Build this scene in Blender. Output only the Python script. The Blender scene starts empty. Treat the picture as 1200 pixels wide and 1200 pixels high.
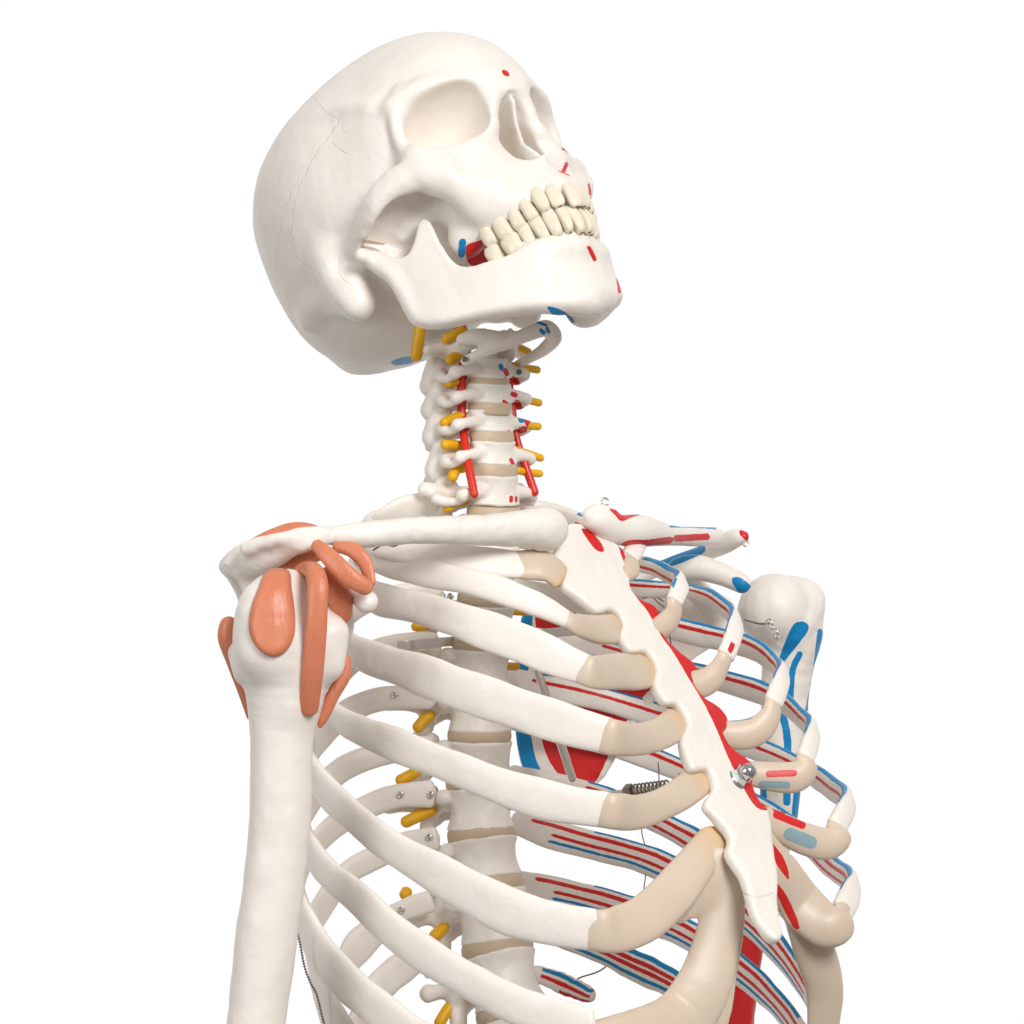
import bpy, math, random
import numpy as np
random.seed(4); RNG = np.random.default_rng(7)
# ------------------------------------------------------------------ frame
# working unit: centimetres; x right, y away from the lens, z up; turned to metres when a mesh is linked
FPX, D0, ZC = 4400.0, 200.0, 145.0
CAM = np.array([0.0, -D0, 0.0])
V = lambda *a: np.array(a, float)
def P(px, py, d=0.0):
    s = (D0 + d) / FPX
    return V((px - 600) * s, d, (600 - py) * s)
def pix(p):
    p = np.asarray(p, float); s = FPX / (D0 + p[..., 1])
    return np.stack([600 + p[..., 0] * s, 600 - p[..., 2] * s], -1)
TH = math.radians(43)
LV = V(math.cos(TH), math.sin(TH), 0); FV = V(math.sin(TH), -math.cos(TH), 0); UV = V(0, 0, 1)
OB = P(580, 575, -4)
def body(l, f, u=0): return OB + l * LV + f * FV + u * UV
def ray(px, py): return V((px - 600) / FPX, 1, (600 - py) / FPX)
def on_plane(px, py, o, n):
    r = ray(px, py); return CAM + r * (np.dot(o - CAM, n) / np.dot(r, n))
def PL(px, py, l): return on_plane(px, py, OB + l * LV, LV)
def PF(px, py, f): return on_plane(px, py, OB + f * FV, FV)
def unit(v): return v / max(np.linalg.norm(v), 1e-9)
# ------------------------------------------------------------------ distance fields
def smin(a, b, k):
    if k <= 0: return np.minimum(a, b)
    h = np.maximum(k - np.abs(a - b), 0) / k
    return np.minimum(a, b) - h * h * k * .25
class Field:
    def __init__(s, lo, hi, h):
        s.lo = np.array(lo, float); s.h = h
        n = np.ceil((np.array(hi) - s.lo) / h).astype(int) + 1
        s.ax = [s.lo[i] + h * np.arange(n[i]) for i in range(3)]
        s.F = np.full(n, 4.0, np.float32)
    def _sl(s, lo, hi):
        r = []
        for i in range(3):
            a = max(0, int((lo[i] - s.lo[i]) / s.h)); b = min(len(s.ax[i]), int((hi[i] - s.lo[i]) / s.h) + 2)
            if b <= a: return None
            r.append(slice(a, b))
        return tuple(r)
    def op(s, prim, mode='add', k=0.0):
        fn, lo, hi = prim; m = k + 2.5 * s.h
        sl = s._sl(np.array(lo) - m, np.array(hi) + m)
        if sl is None: return s
        X, Y, Z = np.meshgrid(s.ax[0][sl[0]], s.ax[1][sl[1]], s.ax[2][sl[2]], indexing='ij')
        d = fn(np.stack([X, Y, Z], -1).astype(np.float32)).astype(np.float32)
        s.F[sl] = smin(s.F[sl], d, k) if mode == 'add' else -smin(-s.F[sl], d, k)
        return s
    def add(s, prim, k=0.0): return s.op(prim, 'add', k)
    def sub(s, prim, k=0.0): return s.op(prim, 'sub', k)
    def mesh(s, smooth=1): return surface_nets(s.F, s.lo, s.h, smooth)
def surface_nets(F, lo, h, smooth):
    F = F.copy(); F[0] = F[-1] = 3; F[:, 0] = F[:, -1] = 3; F[:, :, 0] = F[:, :, -1] = 3
    S = F < 0
    cnt = np.zeros(tuple(np.array(F.shape) - 1), np.int8)
    for i in (0, 1):
        for j in (0, 1):
            for k in (0, 1):
                cnt += S[i:F.shape[0]-1+i, j:F.shape[1]-1+j, k:F.shape[2]-1+k]
    act = np.argwhere((cnt > 0) & (cnt < 8))
    idx = np.full(cnt.shape, -1, np.int32); idx[tuple(act.T)] = np.arange(len(act))
    off = np.array([(i, j, k) for i in (0, 1) for j in (0, 1) for k in (0, 1)])
    vals = np.stack([F[act[:, 0]+o[0], act[:, 1]+o[1], act[:, 2]+o[2]] for o in off], 1)
    acc = np.zeros((len(act), 3)); n = np.zeros(len(act))
    for a in range(8):
        for b in range(a + 1, 8):
            if np.abs(off[a] - off[b]).sum() != 1: continue
            va, vb = vals[:, a], vals[:, b]; c = (va < 0) != (vb < 0)
            t = np.where(c, va / np.where(c, va - vb, 1), 0)
            acc += np.where(c[:, None], off[a] + t[:, None] * (off[b] - off[a]), 0); n += c
    v = lo + h * (act + acc / n[:, None])
    q = []
    for ax in range(3):
        u, w = [(1, 2), (2, 0), (0, 1)][ax]
        s0 = [slice(1, -1)] * 3; s1 = [slice(1, -1)] * 3
        s0[ax] = slice(0, -1); s1[ax] = slice(1, None)
        A, B = S[tuple(s0)], S[tuple(s1)]
        e = np.argwhere(A != B)
        inside = A[tuple(e.T)]
        base = e + 1; base[:, ax] -= 1
        def cell(du, dw):
            c = base.copy(); c[:, u] -= du; c[:, w] -= dw; return idx[tuple(c.T)]
        f = np.stack([cell(1, 1), cell(0, 1), cell(0, 0), cell(1, 0)], 1)
        f[~inside] = f[~inside][:, ::-1]
        q.append(f)
    q = np.concatenate(q); q = q[(q >= 0).all(1)]
    for _ in range(smooth):
        i0 = np.r_[q.ravel(), q.ravel()]; i1 = np.r_[q[:, [1, 2, 3, 0]].ravel(), q[:, [3, 0, 1, 2]].ravel()]
        c = np.bincount(i0, minlength=len(v)); a = np.stack([np.bincount(i0, v[i1, k], len(v)) for k in range(3)], 1)
        v = v * .4 + .6 * a / np.maximum(c, 1)[:, None]
    return v, q
def ellipsoid(c, r, R=None):
    c = np.array(c, float); r = np.array(r, float)
    def fn(p):
        q = p - c
        if R is not None: q = q @ R.T
        x, y, z = q[..., 0], q[..., 1], q[..., 2]; g = [float(t) for t in r]
        k0 = np.sqrt((x/g[0])**2 + (y/g[1])**2 + (z/g[2])**2); k1 = np.sqrt((x/g[0]**2)**2 + (y/g[1]**2)**2 + (z/g[2]**2)**2)
        return k0 * (k0 - 1) / np.maximum(k1, 1e-6)
    m = r if R is None else np.full(3, r.max())
    return fn, c - m, c + m
def chain(pts, rad, flat=None, k=0.0):
    """tapered tube through pts; flat=(axis, factor) squashes the section along an axis"""
    pts = [np.array(p, float) for p in pts]
    if np.isscalar(rad): rad = [rad] * len(pts)
    if len(pts) > 2:                                  # one smooth run instead of blended joints
        g = smooth_poly(np.column_stack([pts, rad]), 4, False); pts = list(g[:, :3]); rad = list(np.maximum(g[:, 3], .02)); k = 0.0
    if flat is not None:
        n = unit(np.array(flat[0], float)); M = np.eye(3) + (1 / flat[1] - 1) * np.outer(n, n)
    else: M = np.eye(3)
    q = [M @ p for p in pts]
    M32 = None if flat is None else M.T.astype(np.float32)
    def fn(p):
        if M32 is not None: p = p @ M32
        X, Y, Z = np.ascontiguousarray(p[..., 0]), np.ascontiguousarray(p[..., 1]), np.ascontiguousarray(p[..., 2]); out = None
        for i in range(max(1, len(q) - 1)):
            a = q[i]; b = q[min(i + 1, len(q) - 1)]; ra = float(rad[i]); rb = float(rad[min(i + 1, len(q) - 1)])
            e = b - a; n2 = float(max(e @ e, 1e-9)); e = [float(c) for c in e]; x = X - float(a[0]); y = Y - float(a[1]); z = Z - float(a[2])
            t = np.clip((x*e[0] + y*e[1] + z*e[2]) / n2, 0, 1)
            x -= t*e[0]; y -= t*e[1]; z -= t*e[2]
            d = np.sqrt(x*x + y*y + z*z) - (ra + t * (rb - ra))
            out = d if out is None else smin(out, d, k)
        return out
    A = np.array(pts); r = max(rad)
    return fn, A.min(0) - r, A.max(0) + r
def poly_dist(p2, poly):
    """signed distance, negative inside"""
    poly = np.asarray(poly, float); shp = p2.shape[:-1]; p2 = np.asarray(p2, np.float32); d = np.full(shp, 1e9, np.float32); s = np.ones(shp, np.float32)
    x, y = np.ascontiguousarray(p2[..., 0]), np.ascontiguousarray(p2[..., 1])
    for i in range(len(poly)):
        a = [float(t) for t in poly[i]]; b = [float(t) for t in poly[i - 1]]; e = (b[0] - a[0], b[1] - a[1]); wx, wy = x - a[0], y - a[1]
        t = np.clip((wx * e[0] + wy * e[1]) / max(e[0]**2 + e[1]**2, 1e-12), 0, 1)
        d = np.minimum(d, (wx - e[0] * t)**2 + (wy - e[1] * t)**2)
        c1 = y >= a[1]; c2 = y < b[1]; c3 = e[0] * wy > e[1] * wx
        f = (c1 & c2 & c3) | (~c1 & ~c2 & ~c3)
        s = np.where(f, -s, s)
    return s * np.sqrt(d)
def smooth_poly(poly, n=4, closed=True):
    p = np.asarray(poly, float); N = len(p); out = []
    for i in range(N if closed else N - 1):
        g = (lambda j: p[j % N]) if closed else (lambda j: p[min(max(j, 0), N - 1)])
        a, b, c, d = g(i-1), g(i), g(i+1), g(i+2)
        for t in np.arange(n) / n:
            out.append(.5 * ((2*b) + (c-a)*t + (2*a-5*b+4*c-d)*t*t + (3*b-a-3*c+d)*t**3))
    if not closed: out.append(p[-1])
    return np.array(out)
def slab(o, u, v, poly, half, rnd=.15, bend=None, halfn=None):
    """plate: polygon in the (u,v) plane at o, thickness 2*half with rounded rim; bend(a,b)->offset along the normal"""
    u = unit(u); w = unit(np.cross(u, v)); v = np.cross(w, u); poly = np.asarray(poly, float)
    def fn(p):
        q = p - o; ab = np.stack([q @ u, q @ v], -1); c = q @ w
        if bend is not None: c = c - bend(ab[..., 0], ab[..., 1])
        hh = half if halfn is None else halfn(ab[..., 0], ab[..., 1])
        d2 = poly_dist(ab, poly) + rnd; dz = np.abs(c) - hh + rnd
        return np.minimum(np.maximum(d2, dz), 0) + np.sqrt(np.maximum(d2, 0)**2 + np.maximum(dz, 0)**2) - rnd
    c = np.array([o + a * u + b * v for a, b in poly]); m = half + (2.0 if bend is not None else .2)
    return fn, c.min(0) - m * np.abs(w) - .1, c.max(0) + m * np.abs(w) + .1
# ------------------------------------------------------------------ sweeps
def spline(pts, n):
    """centripetal-ish resample of a smooth curve to n even points"""
    p = smooth_poly(pts, 16, closed=False); s = np.r_[0, np.cumsum(np.linalg.norm(np.diff(p, axis=0), axis=1))]
    t = np.linspace(0, s[-1], n)
    return np.stack([np.interp(t, s, p[:, i]) for i in range(p.shape[1])], 1)
def sweep(path, hh, th, nrm, nv=28, power=2.6, cap=True):
    """flat tube: hh = half height across, th = half thickness along nrm (arrays along path)"""
    path = np.asarray(path, float); n = len(path)
    T = np.gradient(path, axis=0); T /= np.linalg.norm(T, axis=1)[:, None]
    N = np.asarray(nrm, float); N = N - (N * T).sum(1)[:, None] * T; N /= np.maximum(np.linalg.norm(N, axis=1), 1e-9)[:, None]
    H = np.cross(T, N)
    H = np.where((H[:, 2:] < 0), -H, H) if np.median(H[:, 2]) != 0 else H
    hh = np.broadcast_to(hh, n); th = np.broadcast_to(th, n)
    a = np.linspace(0, 2 * np.pi, nv, endpoint=False)
    ca, sa = np.cos(a), np.sin(a); e = 2 / power
    cx = np.sign(ca) * np.abs(ca)**e; sx = np.sign(sa) * np.abs(sa)**e
    v = path[:, None] + H[:, None] * (hh[:, None] * cx)[..., None] + N[:, None] * (th[:, None] * sx)[..., None]
    V_ = v.reshape(-1, 3)
    i, j = np.meshgrid(np.arange(n - 1), np.arange(nv), indexing='ij'); j2 = (j + 1) % nv
    q = np.stack([i * nv + j, (i + 1) * nv + j, (i + 1) * nv + j2, i * nv + j2], -1).reshape(-1, 4)
    # orientation
    c = V_[q]; nn = np.cross(c[:, 2] - c[:, 0], c[:, 3] - c[:, 1]); out = c.mean(1) - path[q[:, 0] // nv]
    if (nn * out).sum() < 0: q = q[:, ::-1]
    info = dict(u=np.repeat(np.linspace(0, 1, n), nv), w=(hh[:, None] * cx).reshape(-1), side=np.tile(sx, n), x=np.repeat(np.arange(n), nv))
    tri = []
    if cap:
        k = len(V_); V_ = np.vstack([V_, path[0], path[-1]])
        for key in info: info[key] = np.r_[info[key], info[key][0], info[key][-1]]
        jj = np.arange(nv); j2 = (jj + 1) % nv
        flip = (nn * out).sum() < 0
        t0 = np.stack([np.full(nv, k), j2, jj], 1); t1 = np.stack([np.full(nv, k + 1), (n-1)*nv + jj, (n-1)*nv + j2], 1)
        tri = np.vstack([t0, t1])
        cc = V_[t0]; fn = np.cross(cc[:, 1]-cc[:, 0], cc[:, 2]-cc[:, 0]).sum(0)
        if fn @ T[0] > 0: tri = tri[:, ::-1]
    return V_, q, tri, info
def round_ends(n, a=0.0, b=0.0):
    """profile multiplier: rounded over the first a / last b fraction"""
    t = np.linspace(0, 1, n); m = np.ones(n)
    if a: k = t < a; m[k] = np.sqrt(np.maximum(1 - (1 - t[k] / a)**2, .02))
    if b: k = t > 1 - b; m[k] = np.sqrt(np.maximum(1 - (1 - (1 - t[k]) / b)**2, .02))
    return m
def tube(pts, r, n=None, nv=10, ends=True):
    pts = np.asarray(pts, float); n = n or max(12, len(pts) * 8)
    p = spline(pts, n) if len(pts) > 2 else pts[0] + np.linspace(0, 1, n)[:, None] * (pts[1] - pts[0])
    L = np.linalg.norm(np.diff(p, axis=0), axis=1).sum(); R = np.interp(np.linspace(0, 1, n), np.linspace(0, 1, np.size(r)), np.atleast_1d(r))
    if ends:
        # pack extra rings into the tips so that they round off
        e = min(.3, R.mean() / L); t = np.unique(np.r_[np.linspace(0, e, 6), np.linspace(e, 1 - e, n), np.linspace(1 - e, 1, 6)])
        s = np.linspace(0, 1, n); p = np.stack([np.interp(t, s, p[:, i]) for i in range(3)], 1); R = np.interp(t, s, R)
        m = np.ones(len(t)); m[t < e] = np.sqrt(np.maximum(1 - (1 - t[t < e] / e)**2, .01)); k = t > 1 - e
        m[k] = np.sqrt(np.maximum(1 - (1 - (1 - t[k]) / e)**2, .01)); R = R * m
    # rotation-minimising reference
    T = np.gradient(p, axis=0); T /= np.linalg.norm(T, axis=1)[:, None]
    a = unit(np.cross(T[0], V(.3, .8, .52))); N = [a]
    for i in range(1, len(p)):
        a = unit(a - T[i] * (a @ T[i])); N.append(a)
    n_ = np.array(N); H = np.cross(T, n_); ang = np.linspace(0, 2*np.pi, nv, endpoint=False)
    v = (p[:, None] + R[:, None, None] * (n_[:, None] * np.cos(ang)[None, :, None] + H[:, None] * np.sin(ang)[None, :, None])).reshape(-1, 3)
    i, j = np.meshgrid(np.arange(len(p) - 1), np.arange(nv), indexing='ij'); j2 = (j + 1) % nv
    q = np.stack([i*nv + j, i*nv + j2, (i+1)*nv + j2, (i+1)*nv + j], -1).reshape(-1, 4)
    k = len(v); v = np.vstack([v, p[0], p[-1]]); jj = np.arange(nv); j2 = (jj+1) % nv; m = len(p) - 1
    tri = np.vstack([np.stack([np.full(nv, k), j2, jj], 1), np.stack([np.full(nv, k+1), m*nv + jj, m*nv + j2], 1)])
    return v, q, tri
def join(ms):
    vs, qs, ts, o = [], [], [], 0
    for m in ms:
        vs.append(m[0]); qs.append(np.asarray(m[1]) + o)
        if len(m) > 2 and len(m[2]): ts.append(np.asarray(m[2]) + o)
        o += len(m[0])
    return np.vstack(vs), np.vstack(qs), (np.vstack(ts) if ts else [])
def lathe(a, b, prof, nv=20):
    """profile [(t along a->b in cm, radius)]"""
    ax = unit(b - a); n = unit(np.cross(ax, V(.2, .5, .84))); h = np.cross(ax, n)
    ang = np.linspace(0, 2*np.pi, nv, endpoint=False)
    v = np.vstack([a + ax * t + r * (n * np.cos(ang)[:, None] + h * np.sin(ang)[:, None]) for t, r in prof])
    i, j = np.meshgrid(np.arange(len(prof)-1), np.arange(nv), indexing='ij'); j2 = (j+1) % nv
    q = np.stack([i*nv+j, i*nv+j2, (i+1)*nv+j2, (i+1)*nv+j], -1).reshape(-1, 4)
    return v, q
# ------------------------------------------------------------------ scene objects
COL = bpy.context.scene.collection
def vnormals(v, q):
    q = np.asarray(q); n = np.cross(v[q[:, 2]] - v[q[:, 0]], v[q[:, -1]] - v[q[:, 1]]); m = q.shape[1]
    o = np.stack([np.bincount(q.ravel(), np.repeat(n[:, k], m), len(v)) for k in range(3)], 1)
    return o / np.maximum(np.linalg.norm(o, axis=1), 1e-9)[:, None]
def seg_dist(p, line):
    line = np.asarray(line, float); d = np.full(len(p), 1e9)
    for i in range(max(1, len(line) - 1)):
        a, b = line[i], line[min(i+1, len(line)-1)]; e = b - a; w = p - a
        t = np.clip((w @ e) / max(e @ e, 1e-9), 0, 1); d = np.minimum(d, np.linalg.norm(w - t[:, None] * e, axis=1))
    return d
def paint(v, q, strokes, face=.0):
    """painted marks: strokes (colour, 'line', pts, r) or (colour, 'area', pts); positions as seen on the surface turned to the viewer"""
    n = vnormals(v, q); p2 = pix(v); view = CAM - v; view /= np.linalg.norm(view, axis=1)[:, None]
    ok = (n * view).sum(1) > face; out = {}
    for st in strokes:
        c = st[0]
        if st[1] == 'line': val = st[3] - seg_dist(p2, smooth_poly(st[2], 5, False) if len(st[2]) > 2 else st[2])
        else: val = -poly_dist(p2, smooth_poly(st[2], 4))
        val = np.where(ok, np.clip(val, -12, 12), -12) * .045
        out[c] = np.maximum(out.get(c, -1.0), val)
    return out
def link(name, m, mat, parent=None, attrs=None, smooth=True, label=None):
    v, q = m[0], np.asarray(m[1]); tri = np.asarray(m[2]) if len(m) > 2 and len(m[2]) else np.zeros((0, 3), int)
    w = (v + V(0, 0, ZC)) * .01; c = w.mean(0)
    me = bpy.data.meshes.new(name); me.vertices.add(len(v)); me.vertices.foreach_set('co', (w - c).astype(np.float32).ravel())
    nl = q.size + tri.size; me.loops.add(nl); me.loops.foreach_set('vertex_index', np.r_[q.ravel(), tri.ravel()].astype(np.int32))
    st = np.r_[np.arange(len(q)) * q.shape[1], q.size + np.arange(len(tri)) * 3]
    me.polygons.add(len(st)); me.polygons.foreach_set('loop_start', st.astype(np.int32))
    me.update(calc_edges=True); me.validate()
    me.polygons.foreach_set('use_smooth', np.full(len(me.polygons), smooth))
    for k, a in (attrs or {}).items():
        at = me.attributes.new(k, 'FLOAT', 'POINT'); at.data.foreach_set('value', np.asarray(a, np.float32))
    me.materials.append(mat)
    o = bpy.data.objects.new(name, me); COL.objects.link(o)
    c = V(*c)
    if parent is not None:
        o.parent = parent; c = c - V(*parent.get('_c', (0, 0, 0)))
    o.location = c; o['_c'] = [float(x) for x in w.mean(0)]
    if label: o['label'] = label
    return o
_LAT = np.random.default_rng(11).normal(0, 1, (32, 32, 32))
def vnoise(p):
    i = np.floor(p).astype(int); f = p - i; f = f*f*(3 - 2*f); o = 0
    for a in (0, 1):
        for b in (0, 1):
            for c in (0, 1):
                w = (f[:, 0] if a else 1-f[:, 0]) * (f[:, 1] if b else 1-f[:, 1]) * (f[:, 2] if c else 1-f[:, 2])
                o = o + w * _LAT[(i[:, 0]+a) % 32, (i[:, 1]+b) % 32, (i[:, 2]+c) % 32]
    return o
def rough(m, amp, lam, mask=None):
    """hand-cast unevenness: pushes the surface in and out along its normals"""
    v, q = m[0], np.asarray(m[1]); d = amp * (vnoise(v/lam + 7.3) + .5*vnoise(v/(lam*.45) + 3.1))
    if mask is not None: d = d * mask
    return (v + vnormals(v, q) * d[:, None], q) + tuple(m[2:])
# ------------------------------------------------------------------ materials
def mat_new(name):
    m = bpy.data.materials.new(name); m.use_nodes = True; nt = m.node_tree; b = nt.nodes['Principled BSDF']; return m, nt, b
def lin(r, g, b): return tuple(((c/255)/12.92 if c/255 <= .04045 else ((c/255+.055)/1.055)**2.4) for c in (r, g, b)) + (1,)
def nd(nt, t, **kw):
    n = nt.nodes.new(t)
    for k, v in kw.items():
        if k.startswith('i_'):
            key = k[2:]; n.inputs[int(key) if key.isdigit() else key.replace('_', ' ')].default_value = v
        else: setattr(n, k, v)
    return n
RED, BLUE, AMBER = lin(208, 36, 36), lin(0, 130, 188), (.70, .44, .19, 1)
def plastic(name, base, base2, rough=.42, bump=.5, scale=60, painted=True, sss=.0, mott=.5, spec=.4, bdist=.0006, blue=None, grain=None):
    """cast plastic: two tones mottled, fine surface relief, optional painted red / blue marks from attributes"""
    m, nt, b = mat_new(name); L = nt.links.new
    tc = nd(nt, 'ShaderNodeTexCoord')
    if grain:
        mp = nd(nt, 'ShaderNodeMapping'); mp.inputs['Scale'].default_value = grain; L(tc.outputs['Object'], mp.inputs['Vector']); tc = mp; tc.outputs[0].name
    TCO = tc.outputs['Vector'] if grain else tc.outputs['Object']
    n1 = nd(nt, 'ShaderNodeTexNoise', i_Scale=scale * .45, i_Detail=5.0, i_Roughness=.6); L(TCO, n1.inputs['Vector'])
    n2 = nd(nt, 'ShaderNodeTexNoise', i_Scale=scale * 5, i_Detail=3.0); L(TCO, n2.inputs['Vector'])
    r = nd(nt, 'ShaderNodeMapRange', i_1=.38, i_2=.68, i_3=0.0, i_4=mott); L(n1.outputs['Fac'], r.inputs[0])
    mx = nd(nt, 'ShaderNodeMix', data_type='RGBA'); mx.inputs[6].default_value = base; mx.inputs[7].default_value = base2
    L(r.outputs[0], mx.inputs[0]); col = mx.outputs[2]
    add = nd(nt, 'ShaderNodeMath', operation='MULTIPLY_ADD', i_1=.35); L(n2.outputs['Fac'], add.inputs[0]); L(n1.outputs['Fac'], add.inputs[2])
    n3 = nd(nt, 'ShaderNodeTexNoise', i_Scale=scale * 1.6, i_Detail=2.0); L(TCO, n3.inputs['Vector'])
    ad2 = nd(nt, 'ShaderNodeMath', operation='MULTIPLY_ADD', i_1=.5); L(n3.outputs['Fac'], ad2.inputs[0]); L(add.outputs[0], ad2.inputs[2])
    sc_ = nd(nt, 'ShaderNodeMath', operation='MULTIPLY', i_1=bump); L(ad2.outputs[0], sc_.inputs[0]); hgt = sc_.outputs[0]
    if painted:
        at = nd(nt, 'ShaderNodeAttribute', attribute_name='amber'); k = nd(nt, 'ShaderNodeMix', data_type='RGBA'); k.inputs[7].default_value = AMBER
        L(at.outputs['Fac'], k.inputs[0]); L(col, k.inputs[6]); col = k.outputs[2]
        at = nd(nt, 'ShaderNodeAttribute', attribute_name='groove')
        g = nd(nt, 'ShaderNodeMapRange', i_1=.0, i_2=.09, i_3=0.0, i_4=1.0); L(at.outputs['Fac'], g.inputs[0])
        k = nd(nt, 'ShaderNodeMix', data_type='RGBA'); k.inputs[7].default_value = tuple(c*.72 for c in base2[:3]) + (1,)
        gm = nd(nt, 'ShaderNodeMath', operation='MULTIPLY', i_1=.16); L(g.outputs[0], gm.inputs[0]); L(gm.outputs[0], k.inputs[0]); L(col, k.inputs[6]); col = k.outputs[2]
        sb = nd(nt, 'ShaderNodeMath', operation='MULTIPLY_ADD', i_1=-.8); L(g.outputs[0], sb.inputs[0]); L(hgt, sb.inputs[2]); hgt = sb.outputs[0]
        for key, c in (('red', RED), ('blue', blue or BLUE)):
            at = nd(nt, 'ShaderNodeAttribute', attribute_name=key)
            wob = nd(nt, 'ShaderNodeMath', operation='MULTIPLY_ADD', i_1=.07, i_2=-.035); L(n2.outputs['Fac'], wob.inputs[0])
            s = nd(nt, 'ShaderNodeMath', operation='ADD'); L(at.outputs['Fac'], s.inputs[0]); L(wob.outputs[0], s.inputs[1])
            pres = nd(nt, 'ShaderNodeMath', operation='GREATER_THAN', i_1=.0005); ab = nd(nt, 'ShaderNodeMath', operation='ABSOLUTE'); L(at.outputs['Fac'], ab.inputs[0]); L(ab.outputs[0], pres.inputs[0])
            gt = nd(nt, 'ShaderNodeMapRange', i_1=.0, i_2=.018); L(s.outputs[0], gt.inputs[0])
            gm = nd(nt, 'ShaderNodeMath', operation='MULTIPLY'); L(gt.outputs[0], gm.inputs[0]); L(pres.outputs[0], gm.inputs[1])
            k = nd(nt, 'ShaderNodeMix', data_type='RGBA'); k.inputs[7].default_value = c; L(gm.outputs[0], k.inputs[0]); L(col, k.inputs[6]); col = k.outputs[2]
    bp = nd(nt, 'ShaderNodeBump', i_Strength=1.0, i_Distance=bdist); L(hgt, bp.inputs['Height']); L(bp.outputs[0], b.inputs['Normal'])
    L(col, b.inputs['Base Color']); b.inputs['Roughness'].default_value = rough; b.inputs['Specular IOR Level'].default_value = spec
    if sss:
        b.inputs['Subsurface Weight'].default_value = sss; b.inputs['Subsurface Radius'].default_value = (1, .6, .4); b.inputs['Subsurface Scale'].default_value = .004
    return m
def metal(name, c, rough):
    m, nt, b = mat_new(name); b.inputs['Base Color'].default_value = c; b.inputs['Metallic'].default_value = 1; b.inputs['Roughness'].default_value = rough
    n = nd(nt, 'ShaderNodeTexNoise', i_Scale=400.0); r = nd(nt, 'ShaderNodeMapRange', i_3=rough * .7, i_4=rough * 1.4)
    nt.links.new(n.outputs['Fac'], r.inputs[0]); nt.links.new(r.outputs[0], b.inputs['Roughness']); return m
BONE = plastic('bone_plastic', (.845, .79, .732, 1), (.80, .74, .67, 1), sss=.2, bump=.8)
CART = plastic('cartilage_plastic', (.65, .54, .43, 1), (.58, .47, .36, 1), rough=.38, bump=.35, sss=.45, blue=(.26, .38, .42, 1))
DISC = plastic('disc_plastic', (.57, .45, .32, 1), (.50, .39, .27, 1), rough=.5, painted=False)
TOOTH = plastic('tooth_plastic', (.80, .735, .60, 1), (.73, .64, .48, 1), rough=.3, bump=.2, painted=False, sss=.15, scale=120)
MUSC = plastic('muscle_plastic', lin(213, 132, 99), lin(196, 110, 79), rough=.36, bump=1.3, painted=False, scale=80, grain=(1.6, 1.6, .32))
NERVE = plastic('nerve_plastic', lin(232, 178, 24), lin(220, 155, 14), rough=.38, bump=.4, painted=False)
ARTERY = plastic('artery_plastic', lin(214, 52, 36), lin(196, 36, 30), rough=.3, bump=.3, painted=False)
STEEL = metal('steel', (.78, .76, .72, 1), .22); DARKSTEEL = metal('dark_steel', (.30, .25, .20, 1), .35); CHROME = metal('chrome', (.60, .62, .62, 1), .1)
WIRE = metal('wire_steel', (.22, .20, .19, 1), .4)
ROOT = bpy.data.objects.new('skeleton_model', None); COL.objects.link(ROOT); ROOT.empty_display_size = .1
ROOT['label'] = 'white plastic human skeleton with orange shoulder muscles and red and blue painted bones'
ROOT['category'] = 'skeleton'
# ================================================================== skull (own frame: x left, y forward, z up, ear-to-ear centre = 0)
def head_rot(yaw, p):
    c, s = math.cos(p), math.sin(p); cy, sy = math.cos(yaw), math.sin(yaw)
    return np.array([[cy, sy, 0], [sy, -cy, 0], [0, 0, 1]]) @ np.array([[1, 0, 0], [0, c, -s], [0, s, c]])
HR = head_rot(math.radians(41.425), math.radians(40.34)); HT = V(-4.01, -2.186, 13.241); HS = 1.085
def h2w(a): return (np.asarray(a) * HS) @ HR.T + HT
def w2h(p): return ((np.asarray(p) - HT) @ HR) / HS
HC = w2h(CAM)
def hl(px, py, xl):
    d = HR.T @ ray(px, py); return HC + d * ((xl - HC[0]) / d[0])
def curve_hit(px, py, cv):
    """where the sight line meets the upright curtain over the plan curve cv (near side)"""
    d = HR.T @ ray(px, py); q = cv - HC[:2]; c = d[0] * q[:, 1] - d[1] * q[:, 0]; best = None
    for i in np.where(c[:-1] * c[1:] <= 0)[0]:
        t = c[i] / (c[i] - c[i+1] + 1e-12); xy = cv[i] + t * (cv[i+1] - cv[i]); k = ((xy - HC[:2]) @ d[:2]) / (d[:2] @ d[:2])
        if best is None or k < best[0]: best = (k, i + t, HC[2] + k * d[2], xy)
    if best is None:
        i = len(cv) - 2; k = ((cv[i] - HC[:2]) @ d[:2]) / (d[:2] @ d[:2]); best = (k, i, HC[2] + k * d[2], cv[i])
    return best
def even(cv, n): return spline(np.array(cv, float), n)
hf = Field((-8, -9.6, -6.2), (8, 11, 11.5), .1)
for c, r in (((0, -.56, 4.97), (6.68, 7.31, 5.58)), ((0, 2.9, 4.96), (4.3, 5.88, 5.01)), ((0, -3.42, 1.88), (4.97, 4.88, 4.07)), ((0, .21, 2.28), (6.18, 6.31, 4.97))):
    hf.add(ellipsoid(c, r), 2.0)
hf.add(ellipsoid((0, 4.2, 4.5), (4.9, 5.15, 3.5)), 1.2)                # forehead
for s in (-1, 1): hf.add(ellipsoid((s*3.2, 4.8, 3.5), (1.8, 1.6, 1.9)), 1.0)
for s in (-1, 1): hf.add(ellipsoid((s*3.4, 3.7, 2.9), (2.05, 2.9, 3.2)), 1.2)   # temples
hf.add(ellipsoid((0, 5.6, .2), (3.0, 2.6, 3.6)), 1.0)                   # mid-face core
hf.add(ellipsoid((0, 3.6, -.6), (2.6, 2.4, 2.6)), 1.0)
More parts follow.
